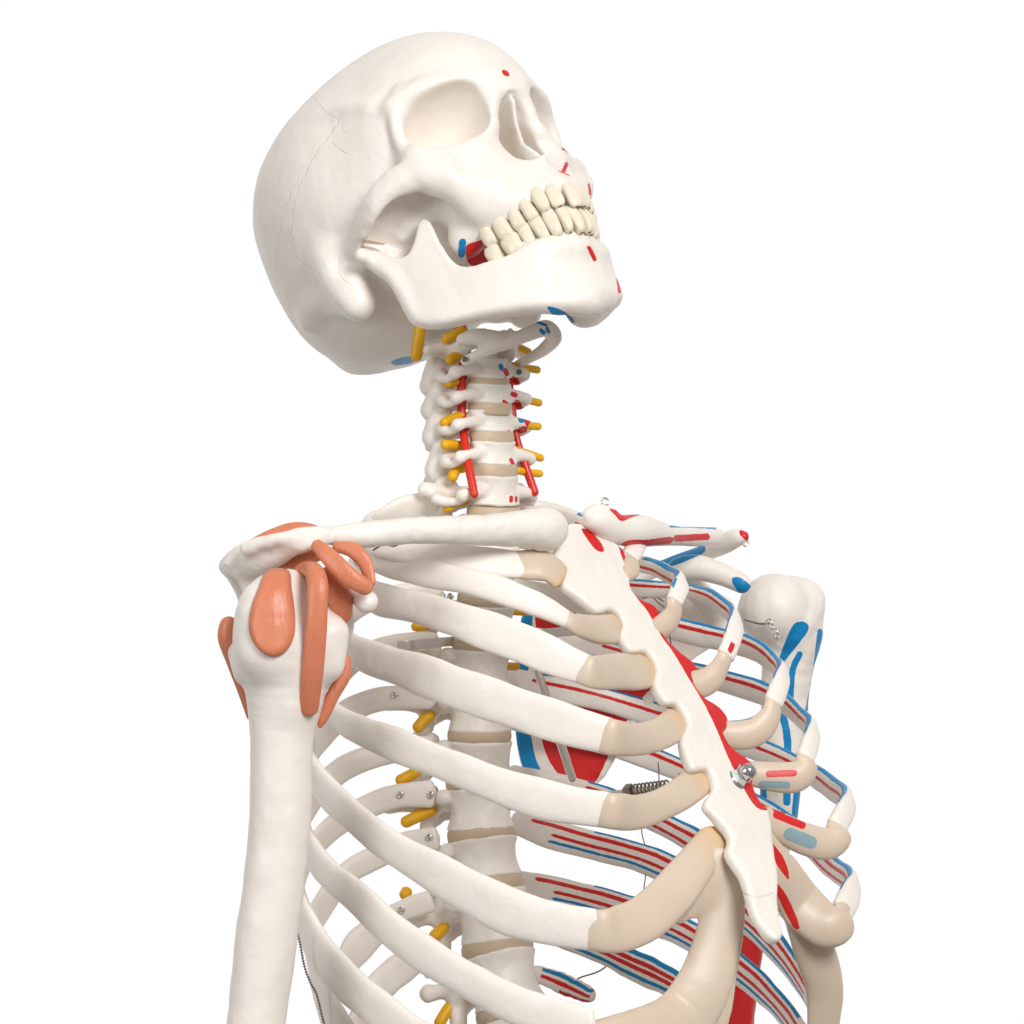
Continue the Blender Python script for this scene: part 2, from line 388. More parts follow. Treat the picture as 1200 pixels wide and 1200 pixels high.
hf.add(chain([(-.8, 8.75, 3.3), (.8, 8.75, 3.3)], .62), 1.0)
hf.add(chain([(0, 8.95, 3.2), (0, 9.1, 2.5)], [.7, .5], flat=((0, 1, 0), .8)), .5)
for s in (-1, 1):
    hf.add(chain([(s*4.8, 6.4, 3.6), (s*3.9, 7.5, 3.75), (s*2.3, 8.25, 3.5), (s*.9, 8.7, 3.1)], [.38, .42, .46, .52], k=.3), .7)   # brow
    hf.add(chain([(s*4.2, 6.9, 4.2), (s*4.7, 6.6, 3.6), (s*5.0, 6.3, 2.8), (s*5.05, 6.0, 2.0), (s*5.0, 5.95, 1.2), (s*4.9, 6.1, .3)], [.4, .36, .34, .36, .45, .7], flat=((s*.75, .66, 0), .85), k=.2), .3)
    dy = -.5 if s > 0 else 0
    hf.add(ellipsoid((s*4.4, 6.15 + dy, -.35), (1.25, .95, 1.25)), .5)       # cheek bone
    hf.add(chain([(s*4.8, 6.3, .5), (s*3.7, 7.0, -.1), (s*2.3, 7.7, .1), (s*1.6, 8.1, .8)], [.55, .5, .5, .42], k=.2), .5)
    hf.add(chain([(s*1.5, 8.1, .9), (s*1.12, 8.65, 1.9), (s*.7, 8.9, 2.7)], [.42, .38, .4]), .5)
    hf.add(chain([(s*5.2, 5.9, -.3), (s*6.0, 4.8, -.1), (s*6.4, 3.5, -.25), (s*6.3, 2.4, -.4), (s*5.9, 1.2, -.3), (s*5.6, -.4, .2)], [.85, .72, .64, .6, .6, .5], flat=((1, 0, 0), .45), k=.2), .25)   # arch
    hf.add(ellipsoid((s*2.0, 6.8 + dy*.5, -1.6), (1.9, 1.55, 2.3)), .8)         # upper jaw
    hf.add(chain([(s*4.1, 6.7 + dy, -1.1), (s*3.1, 6.3 + dy, -2.9)], [.75, .6]), .9)
    hf.add(chain([(s*2.8, 4.5, -3.2), (s*2.6, 5.8, -3.3), (s*2.1, 7.0, -3.4), (s*1.3, 7.95, -3.6), (s*.4, 8.5, -3.8)], [.6, .62, .6, .54, .5], k=.2), .5)
    hf.add(chain([(s*2.6, 4.6, -2.9), (s*2.2, 5.4, -1.0)], [.8, 1.0]), .8)
    hf.add(chain([(s*2.0, 4.1, -.8), (s*1.9, 3.7, -2.2), (s*2.0, 3.5, -3.0)], [.55, .4, .25], flat=((1, 0, 0), .5)), .4)   # pterygoid plate
    hf.add(chain([(s*2.0, 3.4, -1.7), (s*2.1, 3.9, -2.6)], [.3, .14]), .25)
    hf.add(chain([(s*5.4, -.9, .6), (s*5.35, -1.0, -.6), (s*5.3, -1.1, -2.1)], [1.15, 1.2, .85]), .6)   # mastoid
    hf.add(chain([(s*5.5, -1.4, .9), (s*5.2, -2.3, .6), (s*5.2, -2.6, 1.6), (s*5.6, -2.6, 2.6)], [.5, .3, .25, .2], k=.2), .6)
    hf.add(chain([(s*2.9, 4.3, -.9), (s*3.6, 3.4, -.9), (s*4.2, 2.4, -.9)], [.3, .3, .25]), .5)   # ridge under the temple
    hf.add(chain([(s*5.0, 5.4, 4.6), (s*5.3, 4.4, 5.6), (s*5.6, 2.6, 6.6), (s*5.7, .4, 7.0)], [.22, .2, .2, .15]), .8)   # temple line
    hf.add(chain([(s*4.8, -2.2, -1.0), (s*5.0, -3.4, .2), (s*4.4, -5.2, .6)], [.6, .4, .3]), .9)
    hf.add(chain([(s*5.1, .9, -.9), (s*4.3, 1.3, -1.7), (s*3.2, 1.2, -2.4)], [.5, .5, .45]), .5)        # ear-hole floor
    hf.add(chain([(s*1.2, 1.6, -2.6), (s*1.6, .6, -3.0)], [.7, .6]), .7)
hf.add(ellipsoid((0, 7.9, -2.6), (1.6, .95, 1.4)), .7)                 # above the incisors
hf.add(chain([(0, 8.1, -1.7), (0, 8.9, -1.65)], [.4, .12]), .4)
UPC = even([(-3.1, 3.6), (-2.95, 5.0), (-2.65, 6.2), (-2.2, 7.3), (-1.5, 8.3), (-.8, 9.0), (0, 9.35)], 100)
LOC = even([(-3.0, 3.6), (-2.85, 5.0), (-2.55, 6.1), (-2.05, 7.1), (-1.4, 8.0), (-.75, 8.6), (0, 8.9)], 100)
UP = [(574, 277, 16, 24, 'molar'), (590, 268, 19, 27, 'molar'), (606, 257, 14.5, 24, 'premolar'), (619.5, 246, 14.5, 26, 'premolar'), (633, 234, 16, 29, 'canine'), (650, 229, 15, 26, 'incisor'), (669.5, 228, 20, 28, 'incisor')]
LO = [(582, 301, 19, 25, 'molar'), (602, 288, 22, 25, 'molar'), (618, 276, 15, 27, 'premolar'), (632, 267, 15, 30, 'premolar'), (647, 260, 15, 32, 'canine'), (661.5, 256, 13, 31, 'incisor'), (674, 256, 12, 30, 'incisor')]
for px, py, w, h, kind in UP:                                           # root bulges over the upper teeth
    b = curve_hit(px, py, UPC); z = b[2] + h/23.5*.5
    for s in (-1, 1):
        x, y = b[3][0]*(-s), b[3][1]
        hf.add(chain([(x*.98, y - .22, z - .1), (x*.97, y - .30, z + .55), (x*.95, y - .50, z + 1.25)], [.27, .25, .12]), .22)
hf.add(chain([(0, -6.9, .2), (0, -7.6, .6)], .6), 1.4)
for s in (-1, 1):
    ax = unit(V(s*1.5, 3.9, 0.05)); sx = unit(np.cross(ax, V(0, 0, 1))); R3 = np.array([sx, ax, np.cross(sx, ax)])
    def socket(p, c=V(s*3.3, 7.8, 1.8), R3=R3):
        q = (p - c) @ R3.T; x, y, z = np.abs(q[..., 0] / 2.02), q[..., 1] / 3.2, np.abs((q[..., 2] + .10*s*q[..., 0]) / 1.58)
        return (np.sqrt((x**2.9 + z**2.9 + 1e-9)**(2/2.9) + y*y) - 1) * 1.7
    hf.sub((socket, V(s*3.3, 7.8, 1.8) - 3.6, V(s*3.3, 7.8, 1.8) + 3.6), .16)
    hf.sub(ellipsoid((s*6.6, 0.15, -.65), (.9, .55, .6)), .35)          # ear hole
    hf.sub(ellipsoid((s*5.6, 1.75, -1.25), (.75, .8, .5)), .3)          # jaw socket
    hf.sub(ellipsoid((s*3.6, 8.1, -1.3), (.55, .5, .6)), .9)            # canine fossa
pear = smooth_poly([(0, 2.3), (.45, 2.1), (.85, 1.2), (1.2, .2), (1.28, -.55), (.95, -1.25), (.4, -1.5), (0, -1.45), (-.4, -1.5), (-.95, -1.25), (-1.28, -.55), (-1.2, .2), (-.85, 1.2), (-.45, 2.1)], 3)
hf.sub(slab(V(0, 8.2, 0), V(1, 0, 0), V(0, 0, 1), pear, 2.0, .2), .08)
hf.add(slab(V(.08, 7.4, .2), V(0, 1, 0), V(0, 0, 1), smooth_poly([(-1.6, -1.9), (1.0, -1.75), (1.35, -1.5), (.9, -.3), (1.1, 1.0), (1.6, 2.1), (-1.6, 2.1)], 3), .09, .06, bend=lambda a, b: .12*np.sin(b*1.6)), .12)
for s in (-1, 1):
    hf.add(chain([(s*1.15, 6.4, -.5), (s*1.05, 7.6, -.75)], [.3, .15], flat=((1, 0, .3), .6)), .15)
hv, hq = hf.mesh(1)
msk = .45 + 1.1*np.exp(-((hv[:, 1] - 2.2)/2.2)**2 - ((hv[:, 2] + 1.2)/1.8)**2) + .6*np.exp(-((hv[:, 1] + 3)/2.5)**2 - ((hv[:, 2] + .5)/1.5)**2)
hv = h2w(hv)
if np.linalg.det(HR) < 0: hq = hq[:, ::-1]
hv, hq = rough((hv, hq), .030, 1.1, msk)
def sut(pts, r=2.2): return ('groove', 'line', pts, r)
def wob(pts, a, n=5):
    p = smooth_poly(pts, n, False); return p + RNG.normal(0, a, p.shape)
skull_marks = [('red', 'area', [(588, 83), (591, 81), (596, 84), (597, 88), (594, 90), (589, 87)]),
    ('red', 'line', [(664, 192), (660, 201)], 2.6), ('red', 'line', [(654, 200), (668, 206)], .9), ('red', 'line', [(659, 174), (671, 181)], 1.4), ('red', 'line', [(690, 216), (692, 228)], 1.6),
    ('groove', 'line', wob([(402, 132), (388, 155), (372, 178), (362, 195), (352, 215), (344, 240), (341, 265), (343, 290), (350, 305), (368, 318)], .9), 1.4),
    ('groove', 'line', wob([(366, 112), (380, 130), (392, 138), (400, 150), (408, 154), (425, 147)], 1.0), 1.2),
    ('groove', 'line', wob([(340, 225), (330, 260), (326, 290), (325, 320)], .4), 1.3), ('groove', 'line', wob([(388, 168), (398, 176), (408, 181)], .9), 1.6),
    ('groove', 'line', wob([(440, 260), (450, 245), (456, 240)], .5), 1.3), ('groove', 'line', wob([(520, 185), (528, 180), (533, 175)], .5), 1.2), ('groove', 'line', [(398, 305), (399, 325), (412, 333)], 1.5),
    ('blue', 'area', [(458, 424), (470, 419), (488, 417), (484, 425), (470, 428), (462, 428)]), ('red', 'area', [(546, 288), (560, 282), (574, 281), (578, 298), (566, 312), (553, 312), (546, 302)]), ('blue', 'line', [(542, 284), (541, 298)], 4.5)]
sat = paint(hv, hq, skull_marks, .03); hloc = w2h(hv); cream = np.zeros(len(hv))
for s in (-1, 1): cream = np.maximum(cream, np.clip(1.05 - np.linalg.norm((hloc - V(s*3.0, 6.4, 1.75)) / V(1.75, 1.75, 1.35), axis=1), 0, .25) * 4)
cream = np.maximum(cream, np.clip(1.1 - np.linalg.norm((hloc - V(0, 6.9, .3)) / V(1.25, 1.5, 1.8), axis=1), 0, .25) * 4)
sat['amber'] = cream * .11                                              # slight amber tint mixed in inside the sockets and nose
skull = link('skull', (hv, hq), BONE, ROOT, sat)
# blue muscle field under the occiput
# ------------------------------------------------------------------ lower jaw
JC = even([(-5.55, .4), (-5.2, 1.6), (-4.7, 2.9), (-3.95, 4.2), (-3.05, 5.4), (-2.2, 6.25), (-1.4, 6.6), (-.7, 6.8), (0, 6.85)], 121)
JS = np.r_[0, np.cumsum(np.linalg.norm(np.diff(JC, axis=0), axis=1))]; JS = JS - JS[-1]      # 0 at the chin
def jaw_sz(px, py):
    b = curve_hit(px, py, JC); i = b[1]; return (np.interp(i, np.arange(len(JS)), JS), b[2])
JAW = [(430, 297), (437, 293), (450, 300), (470, 302), (480, 297), (487, 280), (490, 264), (496, 257), (504, 262), (515, 284), (528, 305), (540, 316), (555, 317), (578, 309), (600, 300), (625, 288), (648, 276), (662, 270), (685, 268)]
JLO = [(715, 345), (690, 360), (660, 362), (620, 364), (560, 373), (520, 382), (497, 381), (489, 372), (480, 355), (468, 335), (450, 320), (434, 307)]
js = [jaw_sz(*p) for p in JAW]; jl = [jaw_sz(*p) for p in JLO]
SHR = lambda y, z: .30 * np.clip(z + 9, -.6, 3.5) * np.clip((y - 4) / 3.6, 0, 1)
js = [(a[0], a[1] - .84 * SHR(np.interp(a[0], JS, JC[:, 1]), a[1])) for a in js if a[0] < -.15]; jl = [a for a in jl if a[0] < -.15]
half = js + [(0.0, js[-1][1])]; low = [(0.0, -9.35)] + jl
jpoly = np.array(half + [(-a, b) for a, b in js[::-1]] + [(-a, b + .55) for a, b in jl[::-1]] + low)
jpoly = smooth_poly(jpoly, 2)
JCF = np.vstack([JC, (JC * V(-1, 1))[::-1][1:]]); JSF = np.r_[JS, -JS[::-1][1:]]
def jaw_fn(p):
    x = p[..., 0]; z = p[..., 2]; y = p[..., 1] - SHR(p[..., 1], z); d = np.full(x.shape, 1e9); s = np.zeros(x.shape)
    for i in range(0, len(JCF) - 5, 5):
        a, b = JCF[i], JCF[i+5]; e = b - a; wx, wy = x - a[0], y - a[1]; t = np.clip((wx*e[0] + wy*e[1]) / (e @ e), 0, 1)
        dd = (wx - t*e[0])**2 + (wy - t*e[1])**2; k = dd < d; d = np.where(k, dd, d); s = np.where(k, JSF[i] + t*(JSF[i+5] - JSF[i]), s)
    w = np.sqrt(d); rz = np.clip((z + 2.0) / -4.5, 0, 1); th = .20 + .27 * rz * rz * (3 - 2*rz)
    d2 = poly_dist(np.stack([s, z], -1), jpoly) + .2; dz = w - th + .2
    return np.minimum(np.maximum(d2, dz), 0) + np.sqrt(np.maximum(d2, 0)**2 + np.maximum(dz, 0)**2) - .2
jf = Field((-7, -.6, -11.2), (7, 10.6, 0.2), .1)
jf.add((jaw_fn, V(-6.6, -.3, -10.8), V(6.6, 10.2, 0)))
for s in (-1, 1):
    c = hl(434, 300, -5.5)
    jf.add(chain([(s*6.0, c[1], c[2]), (s*4.7, c[1]-.2, c[2])], .38), .35)
    lowline = [V(s*-np.interp(a, JS, JC[:, 0]) * -1, np.interp(a, JS, JC[:, 1]), b) for a, b in jl]
    lowline = [V(s*abs(np.interp(a, JS, JC[:, 0])), np.interp(a, JS, JC[:, 1]), b + (.45 if s < 0 else 1.0)) for a, b in jl if a > -9.5]
    jf.add(chain(lowline[::-1], .42, k=.2), .4)
    jf.add(chain([(s*2.2, 6.7, js[-4][1]-.35), (s*1.4, 7.5, js[-2][1]-.4), (s*.5, 7.75, js[-1][1]-.4), (0, 7.8, js[-1][1]-.4)], .42), .6)
for px, py, w, h, kind in LO:                                           # and under the lower ones
    b = curve_hit(px, py, LOC); z = b[2] - h/23.5*.5
    for s in (-1, 1):
        x, y = b[3][0]*(-s), b[3][1]
        g = 1 + 1.3*np.clip((y - 7.0)/1.2, 0, 1); jf.add(chain([(x*.98, y - .26*g, z + .15), (x*.97, y - .40*g, z - .4), (x*.95, y - .66*g, z - 1.0)], [.25, .22, .1]), .25)
jf.add(ellipsoid((0, 6.75, -8.6), (1.0, .55, .75)), .8)
jf.add(chain([(-1.4, 6.4, -8.6), (0, 6.6, -8.8), (1.4, 6.4, -8.55)], .42), .5)
jv, jq = jf.mesh(1); jv = h2w(jv)
if np.linalg.det(HR) < 0: jq = jq[:, ::-1]
jv, jq = rough((jv, jq), .016, 1.0)
jat = paint(jv, jq, [('red', 'line', [(690, 290), (697, 304)], 2.6), ('red', 'line', [(724, 327), (726, 342)], 2.2),
    ('red', 'area', [(548, 300), (560, 284), (574, 281), (580, 300), (568, 318), (553, 316)]), ('blue', 'area', [(640, 359), (660, 364), (675, 378), (655, 375)])], -.3)
for k in jat: jat[k] = np.where(w2h(jv)[:, 0] > -2.6, jat[k], -.5)
jaw = link('jaw_bone', (jv, jq), BONE, ROOT, jat)
# ------------------------------------------------------------------ teeth
def tooth(c, ax, out, w, h, t, kind):
    """crown: rounded block, h along ax (towards the biting edge), w along the arch, t thick"""
    ax = unit(ax); out = unit(out - ax * (out @ ax)); sd = np.cross(ax, out); n, m = 14, 20
    vs = []; R = RNG
    for i in range(n):
        a = i / (n - 1); z = -np.cos(a * np.pi); prof = max(1 - abs(z)**4.2, .004)**(1/4.2)
        tap = (.70 + .30 * np.sin((z * .5 + .5) * 1.9)); thk = (1.0 - (.55 if kind == 'incisor' else .22 if kind == 'canine' else 0.05) * max(z, 0))
        if kind == 'canine': tap *= 1 - .35 * max(z - .2, 0)
        for j in range(m):
            b = 2*np.pi*j/m; cx, cy = np.cos(b), np.sin(b); e = .62
            x = np.sign(cx)*abs(cx)**e * w/2 * prof * tap; y = np.sign(cy)*abs(cy)**e * t/2 * prof * thk
            zz = z * h/2
            if kind == 'molar' and z > .3: zz += .05 * np.cos(x/w*4*np.pi) * np.cos(y/t*4*np.pi) * h
            vs.append(c + sd*x + out*(y + .06*h*(1-z*z)) + ax*zz)
    i, j = np.meshgrid(np.arange(n-1), np.arange(m), indexing='ij'); j2 = (j+1) % m
    q = np.stack([i*m+j, i*m+j2, (i+1)*m+j2, (i+1)*m+j], -1).reshape(-1, 4)
    v = np.array(vs); cc = v[q]; nn = np.cross(cc[:, 2]-cc[:, 0], cc[:, 3]-cc[:, 1])
    if (nn * (cc.mean(1) - c)).sum() < 0: q = q[:, ::-1]
    return v, q
def teeth(rows, cv, par, dz, lean):
    for px, py, w, h, kind in rows:
        b = curve_hit(px, py, cv); i = int(min(max(b[1], 1), len(cv)-2)); tg = unit(cv[i+1] - cv[i-1]); out = V(tg[1] * -1, tg[0], 0)
        if out[1] < 0: out = -out
        if abs(out[0]) > .5 and out[0] > 0: out = -out
        c = V(b[3][0], b[3][1], b[2]); ax = V(0, 0, dz) + out * lean; k = 1/23.5
        fs = max(.45, 1.0)
        for s in (-1, 1):
            jit = RNG.normal(0, .05, 3); w_ = RNG.uniform(.92, 1.02)
            m = V(-s, 1, 1) if s == 1 else V(1, 1, 1)
            wd = {'molar': .92, 'premolar': .66, 'canine': .74, 'incisor': .72 if dz < 0 else .58}[kind] if kind != 'molar' else w * k * 1.12
            if kind in ('premolar',): wd = .68
            th = {'molar': .95, 'premolar': .75, 'canine': .7, 'incisor': .55}[kind]
            v, q = tooth(c * m - out * m * th * .12, ax * m + jit, out * m + jit[::-1], wd * w_, h * k * 1.22, th, kind)
            v = h2w(v) + RNG.normal(0, .012, 3)
            nn = vnormals(v, q)
            if (nn * (v - v.mean(0))).sum() < 0: q = q[:, ::-1]
            link('tooth', (v, q), TOOTH, par)
teeth(UP, UPC, skull, -1, .12); teeth(LO, LOC, jaw, 1, .10)
# ================================================================== spine
def build(ops, h=.09, smooth=1):
    """ops: (primitive, k[, 'sub']) in order -> mesh"""
    lo = np.min([o[0][1] for o in ops if len(o) < 3], 0) - .3; hi = np.max([o[0][2] for o in ops if len(o) < 3], 0) + .3
    f = Field(lo, hi, h)
    for o in ops: f.op(o[0], o[2] if len(o) > 2 else 'add', o[1])
    return f.mesh(smooth)
def orient(v, q):
    c = v - v.mean(0); vol = (c[q[:, 0]] * np.cross(c[q[:, 1]], c[q[:, 2]])).sum() + (c[q[:, 0]] * np.cross(c[q[:, 2]], c[q[:, 3]])).sum()
    return q if vol > 0 else q[:, ::-1]
def place(m, o, f, u):
    """local (left, forward, up) -> working space"""
    l = LV; u = unit(u); f = unit(np.cross(np.cross(u, f), u) if False else f - u * (f @ u))
    v = o + m[0][:, :1] * l + m[0][:, 1:2] * f + m[0][:, 2:] * u
    return v, orient(v, m[1])
def drum(a, b, h, waist=.1, saddle=0.0, rnd=.14, off=(0, 0, 0)):
    o = np.array(off, float)
    def fn(p):
        q = p - o; x, y, z = q[..., 0], q[..., 1], q[..., 2] - saddle * (q[..., 0] / a)**2
        y = np.where(y < 0, y * 1.15, y)
        r = np.sqrt((x/a)**2 + (y/b)**2); s = 1 - waist * (1 - np.clip(z/h, -1, 1)**2)
        d2 = (r - s) * min(a, b) + rnd; dz = np.abs(z) - h + rnd
        return np.minimum(np.maximum(d2, dz), 0) + np.sqrt(np.maximum(d2, 0)**2 + np.maximum(dz, 0)**2) - rnd
    m = V(a, b, h + abs(saddle)); return fn, o - m, o + m
CV = [(571, 435, 12), (573, 464, 11.5), (574, 496, 13), (577, 534, 13.8), (580, 578, 17.5)]       # neck bodies: px, py, half height
DISCS = [(578, 601), (576, 650), (569, 702), (564, 755), (562, 808), (561, 862), (560, 917), (563, 978), (572, 1037), (582, 1112), (600, 1189), (622, 1270)]
cen = [PL(a, b, 0) for a, b, c in CV]
K = 200 / FPX
def updir(i, pts): return unit(pts[max(i-1, 0)] - pts[min(i+1, len(pts)-1)])
NECK_MARKS = {0: [('red', 'line', [(592, 434), (594, 438)], 3), ('blue', 'line', [(587, 429), (588, 432)], 3), ('red', 'line', [(602, 444), (606, 449)], 3.5)],
              1: [('red', 'line', [(590, 470), (595, 473)], 2), ('red', 'line', [(601, 462), (604, 463)], 3), ('red', 'line', [(606, 472), (609, 478)], 4)],
              2: [('blue', 'line', [(611, 488), (611, 492)], 4), ('red', 'line', [(618, 493), (621, 499)], 4), ('red', 'line', [(610, 504), (614, 503)], 4), ('red', 'line', [(596, 505), (599, 509)], 1.6)],
              3: [('red', 'line', [(599, 539), (601, 543)], 2.4)], 4: [('red', 'line', [(599, 583), (599, 587)], 2.4), ('red', 'line', [(605, 583), (605, 587)], 2)]}
for i, (px, py, hp) in enumerate(CV):
    h = hp * K; ops = [(drum(1.38 + .05*i, 1.05, h, .16, .16), 0)]
    for s in (-1, 1):
        big = 1.0 if i < 4 else 1.35
        ops += [(chain([(s*1.0, -.5, .1), (s*1.75, -1.5, .1)], .36), .25),
                (chain([(s*1.2, .25, .05), (s*2.1*big**.3, .35, -.05), (s*2.45, .2, -.12)], [.38, .28, .32], k=.1), .2),
                (chain([(s*2.45, .2, -.2), (s*2.5, -.35, -.42), (s*2.45*big, -.9, -.25), (s*1.9, -1.6, .05)], [.26, .22, .32, .4], k=.1), .2),
                (chain([(s*1.85, -1.75, .55), (s*1.95, -2.2, -.55)], [.62, .68]), .25),
                (chain([(s*1.8, -2.1, 0), (s*.9, -3.1, -.15), (0, -3.5, -.25)], [.42, .32, .35]), .3)]
    ops += [(chain([(0, -3.4, -.25), (0, -4.2 - .3*i, -.75)], [.35, .3]), .25)]
    if i == 4: ops += [(chain([(s*1.9, -1.6, .1), (s*3.3, -1.7, .35)], [.5, .42]), .3) for s in (-1, 1)]
    if i == 0: ops += [(chain([(0, 0, .5), (0, -.1, 1.9)], [.55, .38]), .3)]
    m = rough(place(build(ops, .07), cen[i], FV, updir(i, cen)), .014, .55)
    link('neck_vertebra', m, BONE, ROOT, paint(m[0], m[1], NECK_MARKS[i], .1))
# atlas ring
cA = PL(566, 405, 0); uA = unit(UV - .25 * FV)
ops = []
for s in (-1, 1):
    ops += [(chain([(0, 1.0, 0), (s*1.2, .7, 0), (s*1.8, -.2, 0), (s*1.9, -1.4, 0), (s*1.2, -2.7, 0), (0, -3.2, 0)], [.38, .4, .6, .5, .35, .35], k=.1), .1),
            (chain([(s*1.8, -.3, 0), (s*2.7, -.5, -.1), (s*3.3, -.7, -.15)], [.45, .3, .32]), .25), (chain([(s*1.6, 0, .4), (s*1.7, -.2, -.4)], .5), .3)]
m = place(build(ops, .07), cA, FV, uA); link('neck_vertebra', m, BONE, ROOT)
# thoracic bodies
dp = [PL(a, b, 0) for a, b in DISCS]
tops = []
for i in range(len(dp) - 1):
    c = (dp[i] + dp[i+1]) / 2; u = unit(dp[i] - dp[i+1]); L = np.linalg.norm(dp[i] - dp[i+1]); gap = .36 + .035*i
    h = (L - gap) / 2; a = 1.62 + .055*i; b = 1.42 + .05*i
    ops = [(drum(a, b, h, .125 + .03*math.sin(i*2.3), 0, .1), 0)]
    for s in (-1, 1):
        ops += [(chain([(s*.95, -1.1, .35*h), (s*1.25, -2.2, .3*h)], .42), .25),
                (chain([(s*1.2, -2.4, .1), (s*(2.3 if i < 7 else 1.7), -2.9, .35), (s*(3.3 if i < 7 else 2.2), -3.5, .45)], [.5, .4, .5], k=.1), .3),
                (chain([(s*1.15, -2.4, h*.9), (s*1.2, -2.8, -h*.9)], [.42, .5], flat=((0, 1, 0), .75)), .3),
                (chain([(s*1.2, -2.7, 0), (0, -3.6, -.4)], [.45, .4]), .3),
                (ellipsoid((s*(a-.12), -.75, h*.62), (.35, .5, .42)), .25)]
    ops += [(chain([(0, -3.6, -.4), (0, -5.6, -2.4)], [.38, .28]), .3)]
    m = rough(place(build(ops, .085), c, FV, u), .028, .7); link('chest_vertebra', m, BONE, ROOT)
# discs
def disc(c, u, a, b, t, saddle=0.0):
    v = []; q = []; n = 40; prof = [(-1, .2), (-1, .93), (-.6, .985), (0, 1.0), (.6, .985), (1, .93), (1, .2)]
    f = FV - u * (FV @ u); f = unit(f)
    for z, r in prof:
        for k in range(n):
            an = 2*np.pi*k/n; x, y = a*r*np.cos(an), b*r*np.sin(an); y = y/1.15 if y < 0 else y
            v.append(c + LV*x + f*y + u*(z*t + saddle*(x/a)**2))
    for i in range(len(prof)-1):
        for k in range(n): q.append((i*n+k, i*n+(k+1) % n, (i+1)*n+(k+1) % n, (i+1)*n+k))
    v = np.array(v); return v, orient(v, np.array(q))
nd_ = [(572, 449.5, .36), (574, 480, .40), (576, 515, .40), (579, 554, .42)]
for i, (px, py, t) in enumerate(nd_): link('spinal_disc', disc(PL(px, py, 0), unit(cen[i] - cen[i+1]), 1.25 + .06*i, .97, t, .13), DISC, ROOT)
for i, p in enumerate(dp[:-1]):
    u = unit(dp[max(i-1, 0)] - dp[i+1]) if i else unit(cen[4] - dp[1]); link('spinal_disc', disc(p, u, 1.56 + .055*i, 1.36 + .05*i, .26 + .02*i + (.1 if i == 0 else 0)), DISC, ROOT)
# ------------------------------------------------------------------ nerves and arteries
def ptube(pts, l, r, name, mat, nv=12):
    p = [PL(a[0], a[1], (a[2] if len(a) > 2 else l)) for a in pts]; return link(name, tube(p, np.array(r)*K), mat, ROOT)
for a in ([(494, 374, -3.6), (490, 400, -3.7), (487, 424, -3.8)], [(546, 386, -1.5), (530, 394, -2.3), (518, 400, -2.8)], [(545, 412, -1.4), (530, 420, -2.3), (524, 424, -2.7)], [(536, 446, -1.6), (522, 449, -2.6)],
          [(545, 486, -1.2), (530, 491, -2.0), (517, 497, -2.8)], [(545, 524, -1.2), (528, 521, -2.2), (517, 522, -2.8)], [(546, 548, -1.2), (535, 550, -2.0), (529, 563, -2.6)], [(548, 585, -1.3), (532, 590, -2.3), (519, 598, -2.9)]):
    ptube(a, 0, 6.2 if a[0][0] != 494 else 7.2, 'nerve', NERVE)
for a in ([(592, 402, 1.2), (606, 406, 2.2), (622, 414, 3.2)], [(598, 428, 1.4), (615, 431, 2.4), (633, 434, 3.4)], [(598, 464, 1.4), (615, 468, 2.4), (635, 473, 3.5)], [(602, 497, 1.5), (620, 499, 2.4), (634, 500, 3.2)],
          [(600, 526, 1.3), (620, 532, 2.4), (637, 538, 3.3)], [(604, 551, 1.3), (620, 554, 2.4), (636, 555, 3.3)]):
    ptube(a, 0, 4.6, 'nerve', NERVE)
for a in ([(510, 838, -1.4), (499, 842, -1.9), (486, 857, -2.6)], [(492, 902, -1.9), (480, 909, -2.3), (464, 917, -3.0)], [(512, 948, -1.4), (500, 952, -1.9), (487, 958, -2.4), (470, 966, -3.1)], [(520, 1006, -1.3), (512, 1010, -1.7), (502, 1018, -2.2)],
          [(524, 1082, -1.3), (517, 1090, -1.7), (505, 1100, -2.4)], [(534, 1172, -1.2), (524, 1184, -1.7), (512, 1204, -2.3)], [(478, 1042, -2.4), (473, 1052, -2.9)], [(520, 728, -1.5), (500, 733, -2.2), (482, 735, -3.0)], [(512, 640, -2.0), (502, 645, -2.6)]):
    ptube(a, 0, 7.0 if a[0][1] > 800 else 5.5, 'nerve', NERVE)
for a in ([(588, 714, 1.4), (602, 716, 2.0), (622, 717, 3.2)], [(584, 781, 1.4), (595, 781, 2.0), (608, 781, 2.8)]): ptube(a, 0, 5, 'nerve', NERVE)
ptube([(536, 378, -1.5), (544, 398, -1.55), (545, 420, -1.35), (541, 440, -1.4), (541, 460, -1.4), (541, 482, -1.4), (543, 505, -1.6), (549, 545, -2.15), (557, 584, -2.35)], 0, [7.5, 7.5, 6, 5.5, 5, 5, 5, 5, 4.6], 'artery', ARTERY)
ptube([(596, 440, 1.9), (600, 470, 1.9), (604, 505, 1.9), (612, 535, 2.0), (628, 581, 2.3)], 0, [4, 4, 4, 5, 5], 'artery', ARTERY)
